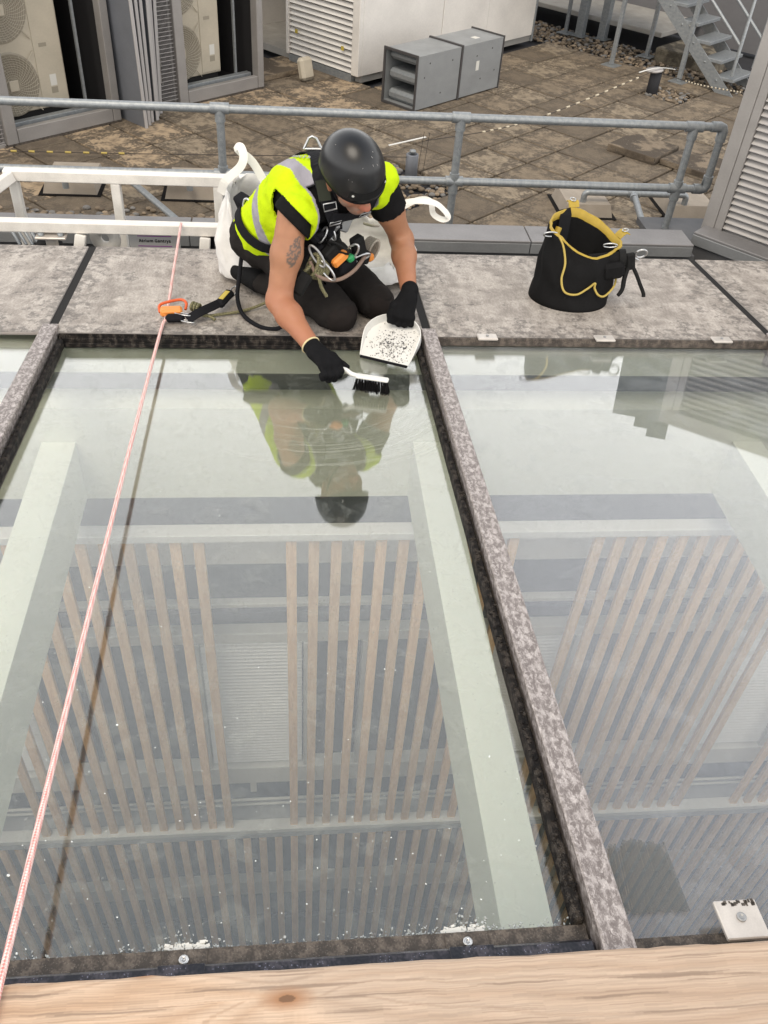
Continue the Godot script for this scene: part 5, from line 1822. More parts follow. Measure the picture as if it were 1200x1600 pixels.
# ---------------------------------------------------------------- the worker
var pelvis := Vector3(-0.56, 0.21, -0.47)
var chest := Vector3(-0.41, 0.475, -0.235)
var neck := Vector3(-0.335, 0.565, -0.12)
var rightward := Vector3(-0.83, 0.0, 0.55)
var sh_r := Vector3(-0.495, 0.462, -0.045)
var sh_l := Vector3(-0.18, 0.515, -0.225)
var el_r := Vector3(-0.55, 0.181, 0.06)
var wr_r := Vector3(-0.428, 0.108, 0.268)
var el_l := Vector3(-0.066, 0.27, -0.28)
var wr_l := Vector3(-0.056, 0.172, -0.035)
func near_arm(p: Vector3) -> float:
	var ba := el_r - sh_r
	var h := clampf((p - sh_r).dot(ba) / ba.length_squared(), -0.1, 1.0)
	return (p - sh_r - ba * h).length()
func build_person():
	var at := Vector3(-0.45, -0.035, -0.3)
	var t := thing("person", "kneeling worker in yellow high-visibility vest, black helmet and harness sweeping the glass", "person", at)
	var place := Transform3D(Basis(), -at)
	var spine := (neck - pelvis).normalized()
	var fwd := Vector3(0.345, -0.77, 0.54)             # the chest faces down and forward
	var torso := [
		[pelvis + rightward * 0.06, chest + rightward * 0.075, 0.118, 0.112], [pelvis - rightward * 0.06, chest - rightward * 0.075, 0.118, 0.112],
		[chest, neck, 0.118, 0.07], [sh_r - rightward * 0.03, sh_l + rightward * 0.03, 0.066, 0.066], [chest + fwd * 0.03, pelvis + fwd * 0.03, 0.1, 0.1]]
	var hip_r := pelvis + rightward * 0.085
	var hip_l := pelvis - rightward * 0.085
	var kn_r := Vector3(-0.325, 0.048, -0.10)
	var kn_l := Vector3(-0.168, 0.045, -0.21)
	var an_r := Vector3(-0.635, 0.022, -0.40)
	var an_l := Vector3(-0.475, 0.012, -0.515)
	var legs := chain([hip_r, kn_r], [0.096, 0.072]) + chain([hip_l, kn_l], [0.096, 0.072]) + chain([kn_r, an_r], [0.058, 0.046]) + chain([kn_l, an_l], [0.058, 0.046]) + [[hip_r, hip_l, 0.115, 0.115]]
	var feet := chain([an_r, Vector3(-0.725, 0.018, -0.49)], [0.05, 0.036]) + chain([an_l, Vector3(-0.56, 0.005, -0.6)], [0.05, 0.036])
	# --- body: one skin, finer grids for arms and head
	var skin := Color(0.335, 0.155, 0.083)
	var body := fresh()
	blob(grown(torso, -0.012) + grown(legs, -0.032), 0.016, 0.04, body, null, func(_p): return skin)
	var fnz := FastNoiseLite.new()
	fnz.frequency = 26.0
	fnz.seed = 9
	fnz.fractal_octaves = 3
	var arm_paint := func(p: Vector3) -> Color:
		var c := skin * (1.0 + 0.14 * fnz.get_noise_3dv(p * 0.6))
		var low := ss(0.15, 0.32, p.y)
		c = c.lerp(Color(0.35, 0.145, 0.078), 1.0 - low)
		# tattoo on the upper arm
		var d := (p - Vector3(-0.492, 0.353, 0.03))
		var ax := (Vector3(-0.516, 0.289, 0.05) - Vector3(-0.478, 0.392, 0.02)).normalized()
		var al := d.dot(ax)
		var side := Vector3(-0.1, 0.3, 0.95)
		var ac := d.dot(ax.cross(side).normalized())
		if d.dot(side) > 0.0 and absf(al) < 0.062:
			var wd := 0.021 * (1.0 - pow(absf(al + 0.006) / 0.066, 2.0)) + 0.004 * fnz.get_noise_3dv(p * 2.0)
			if absf(ac) < wd:
				var k := 0.5 + 0.5 * fnz.get_noise_3dv(p * 3.3)
				c = c.lerp(Color(0.085, 0.07, 0.06), 0.55 + 0.35 * signf(k - 0.47))
		return c
	var fr := el_r.lerp(wr_r, 0.3)
	var fl := el_l.lerp(wr_l, 0.3)
	var arm_r := chain([sh_r, sh_r.lerp(el_r, 0.45), el_r, fr, wr_r], [0.056, 0.054, 0.043, 0.045, 0.03])
	var arm_l := chain([sh_l, sh_l.lerp(el_l, 0.45), el_l, fl, wr_l], [0.056, 0.053, 0.042, 0.044, 0.03])
	blob(arm_r, 0.0058, 0.03, body, null, arm_paint, 0.0014, 30.0)
	blob(arm_l, 0.0065, 0.03, body, null, arm_paint, 0.0014, 30.0)
	# head
	var hf := Vector3(0.5, -0.57, 0.65).normalized()
	var hc := Vector3(0.08, 0.82, 0.55)
	hc = (hc - hf * hc.dot(hf)).normalized()
	var hr := hf.cross(hc)
	var hd := Vector3(-0.29, 0.63, -0.022)
	var H := func(f: float, u: float, r: float) -> Vector3: return hd + hf * f + hc * u + hr * r
	var head := [[H.call(0.0, 0.015, 0), H.call(-0.02, 0.01, 0), 0.084, 0.086], [H.call(0.03, -0.05, 0.0), H.call(0.068, -0.108, 0.0), 0.062, 0.034],
		[H.call(0.035, -0.055, 0.032), H.call(0.06, -0.1, 0.014), 0.04, 0.026], [H.call(0.035, -0.055, -0.032), H.call(0.06, -0.1, -0.014), 0.04, 0.026],
		[H.call(0.078, -0.012, 0.032), H.call(0.078, -0.012, -0.032), 0.019, 0.019], [H.call(0.062, -0.045, 0.042), H.call(0.055, -0.06, 0.046), 0.024, 0.022], [H.call(0.062, -0.045, -0.042), H.call(0.055, -0.06, -0.046), 0.024, 0.022],
		[H.call(-0.02, -0.07, 0.0), neck - spine * 0.03, 0.056, 0.062]]
	var small := [[H.call(0.09, -0.022, 0), H.call(0.113, -0.056, 0), 0.009, 0.0145], [H.call(0.1, -0.062, 0.011), H.call(0.1, -0.062, -0.011), 0.0095, 0.0095],
		[H.call(0.089, -0.088, 0.02), H.call(0.089, -0.088, -0.02), 0.007, 0.007], [H.call(0.088, -0.097, 0.015), H.call(0.088, -0.097, -0.015), 0.007, 0.007],
		[H.call(0.072, -0.033, 0.032), H.call(0.072, -0.034, 0.028), 0.0125, 0.0125], [H.call(0.072, -0.033, -0.032), H.call(0.072, -0.034, -0.028), 0.0125, 0.0125],
		[H.call(-0.012, -0.022, 0.083), H.call(-0.006, -0.062, 0.078), 0.014, 0.009], [H.call(-0.012, -0.022, -0.083), H.call(-0.006, -0.062, -0.078), 0.014, 0.009]]
	var face_paint := func(p: Vector3) -> Color:
		var d := p - hd
		var f := d.dot(hf)
		var u := d.dot(hc)
		var r := d.dot(hr)
		var c := Color(0.35, 0.145, 0.085) * (1.0 + 0.15 * fnz.get_noise_3dv(p))
		var beard := ss(-0.062, -0.085, u) * ss(-0.01, 0.02, f)
		beard = maxf(beard, ss(0.05, 0.062, absf(r)) * ss(-0.03, -0.055, u) * ss(0.0, 0.02, f))
		if f > 0.086 and u < -0.083 and u > -0.103 and absf(r) < 0.022: beard *= 0.2
		c = c.lerp(Color(0.2, 0.16, 0.135), beard * (0.6 + 0.5 * fnz.get_noise_3dv(p * 3.0)))
		if f > 0.1 and u < -0.04 and u > -0.075: c = c.lerp(Color(0.5, 0.15, 0.1), 0.5)
		if absf(absf(r) - 0.03) < 0.016 and absf(u + 0.014) < 0.006 and f > 0.07: c = c.lerp(Color(0.06, 0.045, 0.04), 0.7)
		if absf(absf(r) - 0.03) < 0.013 and absf(u + 0.037) < 0.003 and f > 0.07: c = c.lerp(Color(0.05, 0.03, 0.025), 0.8)
		return c
	blob(head + small, 0.0042, 0.016, body, null, face_paint)
	put("body", blob_mesh(body), M.skin, t, place)
	# --- clothes
	var tee := fresh()
	var arm_cut := func(p: Vector3) -> float:
		var d := -1.0
		var a := (el_r - sh_r).normalized()
		var b := (el_l - sh_l).normalized()
		if near_arm(p) < 0.1: d = maxf(d, (p - Vector3(-0.45, 0.40, 0.0)).dot(Vector3(-0.68, -0.68, 0.27)))
		if (p - sh_l).length() < 0.25 and (p - sh_l).dot(rightward) < 0.03: d = maxf(d, (p - sh_l).dot(b) - 0.125)
		d = maxf(d, 0.02 - (p - pelvis).dot(spine) - 0.05)
		return d
	blob(grown(torso, -0.007) + chain([sh_r, sh_r.lerp(el_r, 0.62)], [0.072, 0.07]) + chain([sh_l, sh_l.lerp(el_l, 0.62)], [0.07, 0.068]), 0.008, 0.035, tee, arm_cut, null, 0.005, 10.0)
	put("tee_shirt", blob_mesh(tee), M.cloth_black, t, place)
	var vest_caps := grown(torso, 0.015) + [[sh_r - rightward * 0.02, sh_r + rightward * 0.02 + Vector3(0, -0.03, 0.01), 0.08, 0.08], [sh_l + rightward * 0.02, sh_l - rightward * 0.01, 0.076, 0.074],
		[chest + rightward * 0.12 + fwd * 0.05, pelvis + rightward * 0.1 + fwd * 0.04 + spine * 0.14, 0.06, 0.075]]
	var vest_cut := func(p: Vector3) -> float:
		var c := p - chest
		var lat := c.dot(rightward)
		var up := (p - pelvis).dot(spine)
		var d := 0.0 + 0.01 - up + 0.02 * sin(lat * 30.0)                                 # hem
		var front := minf(c.dot(fwd) - 0.012, 0.118 - lat)                    # open down the front
		d = maxf(d, minf(front, 0.13 + lat))
		d = maxf(d, minf(0.075 - (p - neck - spine * 0.02).length(), 1.0))    # neck
		# arm holes
		var ar := p - sh_r
		if near_arm(p) < 0.1: d = maxf(d, minf((p - Vector3(-0.45, 0.40, 0.0)).dot(Vector3(-0.68, -0.68, 0.27)) + 0.045, ar.dot(rightward) + 0.03))
		var al := p - sh_l
		d = maxf(d, minf(al.dot((el_l - sh_l).normalized()) - 0.02, -al.dot(rightward) + 0.0))
		return d
	var vest_paint := func(p: Vector3) -> Color:
		var c := p - chest
		var lat := c.dot(rightward)
		var up := (p - pelvis).dot(spine)
		var yel := Color(0.54, 0.72, 0.012)
		var sil := Color(0.33, 0.315, 0.35)
		var b := 0.0
		var wst := p.dot(Vector3(0.865, 0.275, 0.42)) + 0.537
		if absf(wst) < 0.025: b = 1.0
		if absf(absf(lat) - 0.107) < 0.024 and wst > 0.0: b = 1.0
		return sil if b > 0.5 else yel
	var vest := fresh()
	blob(vest_caps, 0.0054, 0.03, vest, vest_cut, vest_paint, 0.008, 11.0)
	put("vest", blob_mesh(vest), M.vest, t, place)
	var tr := fresh()
	blob(grown(legs, 0.0) + [[pelvis, pelvis + spine * 0.08, 0.125, 0.118]], 0.0085, 0.035, tr, null, null, 0.015, 9.0)
	put("trousers", blob_mesh(tr), M.trousers, t, place)
	var kp := fresh()
	blob([[kn_r + Vector3(-0.06, 0.0, -0.05), kn_r + Vector3(0.008, -0.004, 0.008), 0.06, 0.0725], [kn_l + Vector3(-0.06, 0.0, -0.05), kn_l + Vector3(0.008, -0.004, 0.006), 0.06, 0.0725]], 0.008, 0.02, kp, null, null, 0.006, 12.0)
	put("knee_patches", blob_mesh(kp), M.knee_pad, t, place)
	var bt := fresh()
	blob(feet, 0.009, 0.03, bt)
	put("boots", blob_mesh(bt), M.bag, t, place)
	# --- gloves with five fingers each
	var gr := fresh()
	var dirr := Vector3(0.53, -0.22, 0.82).normalized()
	var lr := Vector3(0.84, -0.05, -0.54).normalized()
	var dn := dirr.cross(lr).normalized()
	if dn.y > 0: dn = -dn
	var kc := Vector3(-0.374, 0.092, 0.343)
	var hand := [[wr_r - dirr * 0.012, wr_r + dirr * 0.02, 0.0335, 0.031], [wr_r + dirr * 0.02 + lr * 0.012, kc + lr * 0.026, 0.026, 0.017], [wr_r + dirr * 0.02 - lr * 0.012, kc - lr * 0.026, 0.026, 0.016], [wr_r + dirr * 0.03, kc, 0.025, 0.018]]
	for q in [[0.035, 0.037, 0.0108], [0.012, 0.042, 0.011], [-0.012, 0.04, 0.0106], [-0.035, 0.032, 0.0095]]:
		var k0: Vector3 = kc + lr * q[0]
		var k1: Vector3 = k0 + (dirr * 0.85 + dn * 0.55).normalized() * q[1]
		var k2: Vector3 = k1 + (dirr * -0.15 + dn * 1.0).normalized() * q[1] * 0.68
		var k3: Vector3 = k2 + (dirr * -0.95 + dn * -0.25).normalized() * q[1] * 0.5
		hand += chain([k0, k1, k2, k3], [q[2] + 0.002, q[2], q[2] * 0.95, q[2] * 0.85])
	var tb := wr_r + dirr * 0.028 + lr * 0.024
	hand += chain([tb, tb + (dirr * 0.5 + lr * 0.75 + dn * 0.3).normalized() * 0.04, kc + lr * 0.062 + dn * 0.022 + dirr * 0.004, kc + lr * 0.078 + dn * 0.03 + dirr * 0.012], [0.017, 0.0135, 0.0115, 0.0095])
	blob(hand, 0.0034, 0.009, gr)
	put("glove", blob_mesh(gr), M.glove, t, place)
	var st := begin()
	tube(st, loop_shape(wr_r - dirr * 0.018, lr, dn, 0.0335, 0.0335, 20), 0.0038, 6, true)
	put("glove_cuff", commit(st), M.glove_cuff, t, place)
	var gl := fresh()
	var dl := Vector3(-0.22, -0.86, 0.46).normalized()
	var ll := Vector3(-0.93, 0.1, -0.25)                         # towards the thumb
	ll = (ll - dl * ll.dot(dl)).normalized()
	var pl := dl.cross(ll).normalized()                          # palm side, towards the pan
	if pl.z > 0: pl = -pl
	var kl := wr_l + dl * 0.088
	hand = [[wr_l - dl * 0.012, wr_l + dl * 0.02, 0.0335, 0.031], [wr_l + dl * 0.02 + ll * 0.012, kl + ll * 0.026, 0.026, 0.017], [wr_l + dl * 0.02 - ll * 0.012, kl - ll * 0.026, 0.026, 0.016], [wr_l + dl * 0.03, kl, 0.025, 0.018]]
	for q in [[0.035, 0.037, 0.0108], [0.012, 0.042, 0.011], [-0.012, 0.04, 0.0106], [-0.035, 0.032, 0.0095]]:
		var k0: Vector3 = kl + ll * q[0]
		var k1: Vector3 = k0 + (dl * 0.75 + pl * 0.55).normalized() * q[1]
		var k2: Vector3 = k1 + (dl * -0.1 + pl * 1.0).normalized() * q[1] * 0.66
		var k3: Vector3 = k2 + (dl * -0.9 + pl * 0.3).normalized() * q[1] * 0.5
		hand += chain([k0, k1, k2, k3], [q[2] + 0.002, q[2], q[2] * 0.95, q[2] * 0.85])
	tb = wr_l + dl * 0.03 + ll * 0.024
	hand += chain([tb, tb + (dl * 0.75 + ll * 0.6).normalized() * 0.036, tb + dl * 0.065 + ll * 0.028 + pl * 0.006, tb + dl * 0.09 + ll * 0.026 + pl * 0.012], [0.017, 0.0135, 0.012, 0.0095])
	blob(hand, 0.0034, 0.009, gl)
	put("glove", blob_mesh(gl), M.glove, t, place)
	# --- helmet
	st = begin()
	st.set_smooth_group(1)
	var NA := 48
	var NP := 20
	var hel := func(i: int, j: int, shrink: float) -> Vector3:
		var a := TAU * i / NA
		var mx := deg_to_rad(lerpf(106.0, 93.0, 0.5 + 0.5 * cos(a)) - 8.0 * pow(sin(a), 4.0))
		var ph := mx * j / NP
		var k := sin(ph)
		var flare := 0.006 * ss(0.86, 1.0, float(j) / NP) * (0.4 + 0.6 * maxf(0.0, cos(a)))
		var rr := Vector2(cos(a) * (0.128 - shrink + flare), sin(a) * (0.107 - shrink + flare))
		return hd + hf * (rr.x * k - 0.008) + hr * rr.y * k + hc * (0.012 + cos(ph) * (0.128 - shrink))
	for i in NA:
		for j in NP:
			if j == 0: tri(st, hel.call(i, 0, 0.0), hel.call(i + 1, 1, 0.0), hel.call(i, 1, 0.0))
			else: quad(st, hel.call(i, j, 0.0), hel.call(i + 1, j, 0.0), hel.call(i + 1, j + 1, 0.0), hel.call(i, j + 1, 0.0))
			if j > 9: quad(st, hel.call(i, j, 0.006), hel.call(i, j + 1, 0.006), hel.call(i + 1, j + 1, 0.006), hel.call(i + 1, j, 0.006))
		quad(st, hel.call(i, NP, 0.0), hel.call(i + 1, NP, 0.0), hel.call(i + 1, NP, 0.006), hel.call(i, NP, 0.006))
	var hm := put("helmet", commit(st), M.helmet, t, place)
	st = begin()
	var rim := []
	for i in NA: rim.append(hel.call(i, NP, 0.002))
	tube(st, rim, 0.0035, 6, true)
	put("edge_trim", commit(st), M.strap, hm)
	for i in [5, 43]:
		st = begin()
		var p: Vector3 = hel.call(i, 17, -0.001)
		var nn := (p - hd).normalized()
		tube(st, [p - nn * 0.002, p + nn * 0.0025], 0.0045, 8)
		put("rivet", commit(st), M.label_white, hm)
	st = begin()
	var pl2 := []
	var pn := []
	for i in range(-6, 7):
		var p: Vector3 = hel.call((i + NA) % NA, 17, -0.0015)
		pl2.append(p); pn.append((p - hd).normalized())
	ribbon(st, pl2, pn, 0.028, 0.002)
	put("front_band", commit(st), M.print_black, hm)
	rng.seed = 77
	for k in 9:
		st = begin()
		var i := rng.randi() % NA
		var j := rng.randi_range(5, 13)
		if k < 5: i = rng.randi_range(-8, 8) + NA
		var p: Vector3 = hel.call(i % NA, j, -0.0006)
		var p2: Vector3 = hel.call(i % NA, j + 1, -0.0006).lerp(p, 0.3 + 0.5 * rng.randf())
		tube(st, [p, p2], 0.0007, 4)
		put("scratch", commit(st), M.panel_edge, hm)
	# chin strap
	for s in [1.0, -1.0]:
		st = begin()
		tube(st, curve([H.call(0.02, -0.02, 0.09 * s), H.call(0.035, -0.07, 0.072 * s), H.call(0.05, -0.115, 0.04 * s), H.call(0.06, -0.142, 0.0)], 4), 0.0045, 6)
		put("chin_strap", commit(st), M.strap, hm)
	# --- harness
	var h := Node3D.new()
	h.name = "harness"
	t.add_child(h)
	h.transform = place
	var strap := func(called: String, pts: Array, w: float, m: Material, off := 0.006) -> void:
		var q := []
		var n := []
		for p in curve(pts, 5):
			var r := onto(p, vest_caps, 0.03, off)
			q.append(r[0]); n.append(r[1])
		var s2 := begin()
		ribbon(s2, q, n, w, 0.004)
		obj(called, s2, m, h)
	var back_ring := Vector3(-0.428, 0.64, -0.29)
	strap.call("shoulder_strap", [back_ring, Vector3(-0.415, 0.635, -0.2), Vector3(-0.40, 0.6, -0.11), Vector3(-0.385, 0.555, -0.045), Vector3(-0.362, 0.49, -0.02), Vector3(-0.33, 0.4, -0.05), Vector3(-0.33, 0.3, -0.12)], 0.05, M.strap)
	strap.call("shoulder_strap", [back_ring, Vector3(-0.34, 0.65, -0.27), Vector3(-0.27, 0.6, -0.22), Vector3(-0.235, 0.52, -0.15), Vector3(-0.24, 0.42, -0.11), Vector3(-0.25, 0.3, -0.17)], 0.05, M.strap)
	strap.call("back_strap", [back_ring, Vector3(-0.50, 0.6, -0.34), Vector3(-0.58, 0.5, -0.42), Vector3(-0.64, 0.38, -0.5), Vector3(-0.66, 0.29, -0.52)], 0.045, M.strap)
	strap.call("waist_belt", [Vector3(-0.62, 0.36, -0.56), Vector3(-0.70, 0.33, -0.44), Vector3(-0.67, 0.3, -0.36), Vector3(-0.6, 0.27, -0.25), Vector3(-0.5, 0.27, -0.16), Vector3(-0.4, 0.24, -0.14), Vector3(-0.3, 0.25, -0.2), Vector3(-0.25, 0.28, -0.3)], 0.055, M.strap, 0.008)
	strap.call("chest_strap", [Vector3(-0.36, 0.47, -0.02), Vector3(-0.3, 0.45, -0.04), Vector3(-0.245, 0.45, -0.1)], 0.034, M.strap, 0.01)
	var br := onto(back_ring, vest_caps, 0.03, 0.012)
	st = begin()
	var bu := (br[1] as Vector3)
	tube(st, [br[0] + Vector3(-0.03, 0.0, 0.0), br[0] + Vector3(-0.012, 0.036, -0.01), br[0] + Vector3(0.0, 0.042, -0.012), br[0] + Vector3(0.015, 0.036, -0.01), br[0] + Vector3(0.035, 0.002, 0.0)], 0.005, 8)
	tube(st, [br[0] + Vector3(-0.03, 0.0, 0.0), br[0] + Vector3(0.035, 0.002, 0.0)], 0.005, 8)
	obj("back_ring", st, M.steel, h)
	# buckles on the strap in front of the shoulder
	for e in [[Vector3(-0.385, 0.555, -0.045), 0.03, M.strap_olive], [Vector3(-0.368, 0.505, -0.025), 0.02, M.steel], [Vector3(-0.345, 0.44, -0.035), 0.012, M.steel], [Vector3(-0.235, 0.44, -0.11), 0.02, M.steel_dull]]:
		var r := onto(e[0], vest_caps, 0.03, 0.011)
		st = begin()
		var n: Vector3 = r[1]
		var tt := (Vector3(0.2, -0.85, 0.3) - n * n.dot(Vector3(0.2, -0.85, 0.3))).normalized()
		var bb := n.cross(tt)
		if e[2] == M.strap_olive:
			ribbon(st, [r[0] - tt * 0.035, r[0], r[0] + tt * 0.035], [n, n, n], 0.046, 0.006)
		else:
			tube(st, [r[0] - tt * e[1] * 0.6 - bb * 0.024, r[0] + tt * e[1] * 0.6 - bb * 0.024, r[0] + tt * e[1] * 0.6 + bb * 0.024, r[0] - tt * e[1] * 0.6 + bb * 0.024], 0.0028, 6, true)
		obj("buckle", st, e[2], h)
	# karabiners, descender and ropes at the waist
	var kar := func(c: Vector3, ex: Vector3, ey: Vector3, rx: float, ry: float, m: Material):
		var s2 := begin()
		tube(s2, loop_shape(c, ex.normalized(), ey.normalized(), rx, ry, 18), 0.0045, 7, true)
		obj("carabiner", s2, m, h)
	kar.call(Vector3(-0.375, 0.275, 0.0), Vector3(0.6, -0.75, 0.2), Vector3(0.7, 0.5, 0.5), 0.045, 0.02, M.steel)
	kar.call(Vector3(-0.41, 0.33, 0.0), Vector3(0.55, -0.8, 0.2), Vector3(0.75, 0.5, 0.4), 0.045, 0.018, M.steel_dull)
	kar.call(Vector3(-0.28, 0.315, -0.07), Vector3(0.5, 0.8, 0.2), Vector3(0.8, -0.5, 0.3), 0.04, 0.018, M.steel)
	kar.call(Vector3(-0.24, 0.28, -0.1), Vector3(0.9, 0.2, -0.3), Vector3(0, 0.8, 0.5), 0.036, 0.018, M.steel)
	kar.call(Vector3(-0.33, 0.345, -0.04), Vector3(0.8, -0.4, 0.1), Vector3(0.3, 0.8, 0.5), 0.042, 0.018, M.print_black)
	kar.call(Vector3(-0.668, 0.34, -0.36), Vector3(0.1, -0.95, 0.2), Vector3(0.9, 0.1, 0.4), 0.045, 0.02, M.steel)
	kar.call(Vector3(-0.685, 0.235, -0.37), Vector3(0.05, -0.95, 0.2), Vector3(0.9, 0.1, 0.4), 0.045, 0.016, M.orange)
	for e in [[Vector3(-0.325, 0.30, -0.045), Vector3(0.07, 0.035, 0.03), M.amber, 0.5], [Vector3(-0.285, 0.297, -0.06), Vector3(0.028, 0.028, 0.03), M.green, 0.4], [Vector3(-0.255, 0.33, -0.1), Vector3(0.05, 0.07, 0.04), M.print_black, 0.3], [Vector3(-0.235, 0.27, -0.13), Vector3(0.06, 0.05, 0.04), M.print_black, -0.3], [Vector3(-0.36, 0.32, -0.05), Vector3(0.06, 0.05, 0.04), M.print_black, 0.6], [Vector3(-0.69, 0.26, -0.375), Vector3(0.02, 0.05, 0.02), M.green, 0.1], [Vector3(-0.2, 0.245, -0.18), Vector3(0.03, 0.03, 0.03), M.amber, 0.2], [Vector3(-0.3, 0.26, -0.08), Vector3(0.08, 0.05, 0.05), M.strap, 0.1], [Vector3(-0.42, 0.3, -0.07), Vector3(0.09, 0.06, 0.05), M.strap, 0.4], [Vector3(-0.675, 0.33, -0.42), Vector3(0.05, 0.09, 0.09), M.strap, 0.4]]:
		st = begin()
		box(st, e[0], e[1], Basis(Vector3.UP, 0.6) * Basis(Vector3.BACK, e[3]), 0.007)
		obj("gear_block", st, e[2], h)
	st = begin()
	box(st, Vector3(-0.468, 0.232, 0.02), Vector3(0.055, 0.085, 0.022), Basis(Vector3.UP, -0.4) * Basis(Vector3.BACK, -0.45) * Basis(Vector3.RIGHT, -0.4), 0.008)
	obj("radio_pouch", st, M.print_black, h)
	rng.seed = 91
	for k in 16:
		st = begin()
		var c3 := Vector3(-0.335, 0.315, -0.065) + Vector3(rng.randfn(0.0, 0.055), rng.randfn(0.0, 0.035), rng.randfn(0.0, 0.02))
		c3 = onto(c3, vest_caps, 0.03, 0.012)[0]
		box(st, c3, Vector3(rng.randf_range(0.025, 0.06), rng.randf_range(0.02, 0.05), rng.randf_range(0.015, 0.03)), Basis(Vector3(rng.randf(), rng.randf(), rng.randf() + 0.1).normalized(), rng.randf() * 3.0), 0.006)
		obj("gear_block", st, M.strap if k % 4 else M.steel_dull, h)
	for k in 5:
		var c4: Vector3 = onto(Vector3(-0.33, 0.33, -0.06) + Vector3(rng.randfn(0.0, 0.05), rng.randfn(0.0, 0.04), 0.0), vest_caps, 0.03, 0.02)[0]
		kar.call(c4, Vector3(rng.randf() - 0.5, -0.8, 0.2), Vector3(0.8, rng.randf() - 0.3, 0.4), 0.03, 0.012, M.print_black if k % 2 else M.steel)
	# coil of camouflage rope by the hip, hose loop, grey rope on the other side
	for k in 6:
		st = begin()
		var c := Vector3(-0.425 + 0.008 * k, 0.285 - 0.006 * k, -0.015 - 0.004 * k)
		tube(st, loop_shape(c, Vector3(0.3, 0.9, 0.1).normalized(), Vector3(0.6, -0.2, 0.7).normalized(), 0.05 - 0.003 * k, 0.022, 16), 0.0068, 6, true)
		obj("rope_coil", st, M.rope_camo, h)
	st = begin()
	tube(st, curve([Vector3(-0.41, 0.27, 0.0), Vector3(-0.40, 0.235, 0.0), Vector3(-0.39, 0.2, -0.005), Vector3(-0.372, 0.165, -0.01)], 4), 0.007, 7)
	obj("rope_tail", st, M.rope_camo, h)
	st = begin()
	tube(st, curve([Vector3(-0.43, 0.29, -0.01), Vector3(-0.47, 0.25, -0.01), Vector3(-0.5, 0.22, -0.05)], 4), 0.007, 7)
	obj("rope_tail", st, M.rope_camo, h)
	st = begin()
	tube(st, curve([Vector3(-0.435, 0.30, -0.02), Vector3(-0.41, 0.258, 0.0), Vector3(-0.37, 0.238, 0.0), Vector3(-0.32, 0.237, -0.01), Vector3(-0.265, 0.256, -0.05), Vector3(-0.22, 0.285, -0.12)], 5), 0.0075, 8)
	obj("hose_loop", st, M.tan, h)
	for k in 5:
		st = begin()
		tube(st, loop_shape(Vector3(-0.185 - 0.006 * k, 0.262, -0.2 - 0.006 * k), Vector3(0.2, 0.9, 0.2).normalized(), Vector3(0.8, -0.1, -0.5).normalized(), 0.05, 0.022, 16), 0.006, 6, true)
		obj("rope_coil", st, M.rope_grey, h)
	st = begin()
	tube(st, curve([Vector3(-0.69, 0.2, -0.39), Vector3(-0.703, 0.136, -0.38), Vector3(-0.714, 0.067, -0.34), Vector3(-0.721, 0.014, -0.27), Vector3(-0.695, 0.0, -0.157), Vector3(-0.63, 0.0, -0.068), Vector3(-0.567, 0.003, -0.045), Vector3(-0.528, 0.02, -0.055), Vector3(-0.505, 0.045, -0.09)], 6), 0.0085, 8)
	obj("lanyard_cord", st, M.strap, h)
	# print on the back of the vest
	var pr := onto(Vector3(-0.46, 0.6, -0.2), vest_caps, 0.03, 0.008)
	var pn2: Vector3 = pr[1]
	var px := (spine * -1.0 + Vector3(-0.5, -0.3, 0.1))
	px = (px - pn2 * pn2.dot(px)).normalized()
	var letters := "KING"
	for k in letters.length():
		var rr := onto(pr[0] + px * (k * 0.02 - 0.03), vest_caps, 0.03, 0.007)
		var nn: Vector3 = rr[1]
		var ex := (px - nn * nn.dot(px)).normalized()
		var lt := lettering(letters[k], 0.028, 0.001)
		put("print_letter", lt, M.print_grey, t, Transform3D(Basis(ex, nn.cross(ex), nn), rr[0] - at))

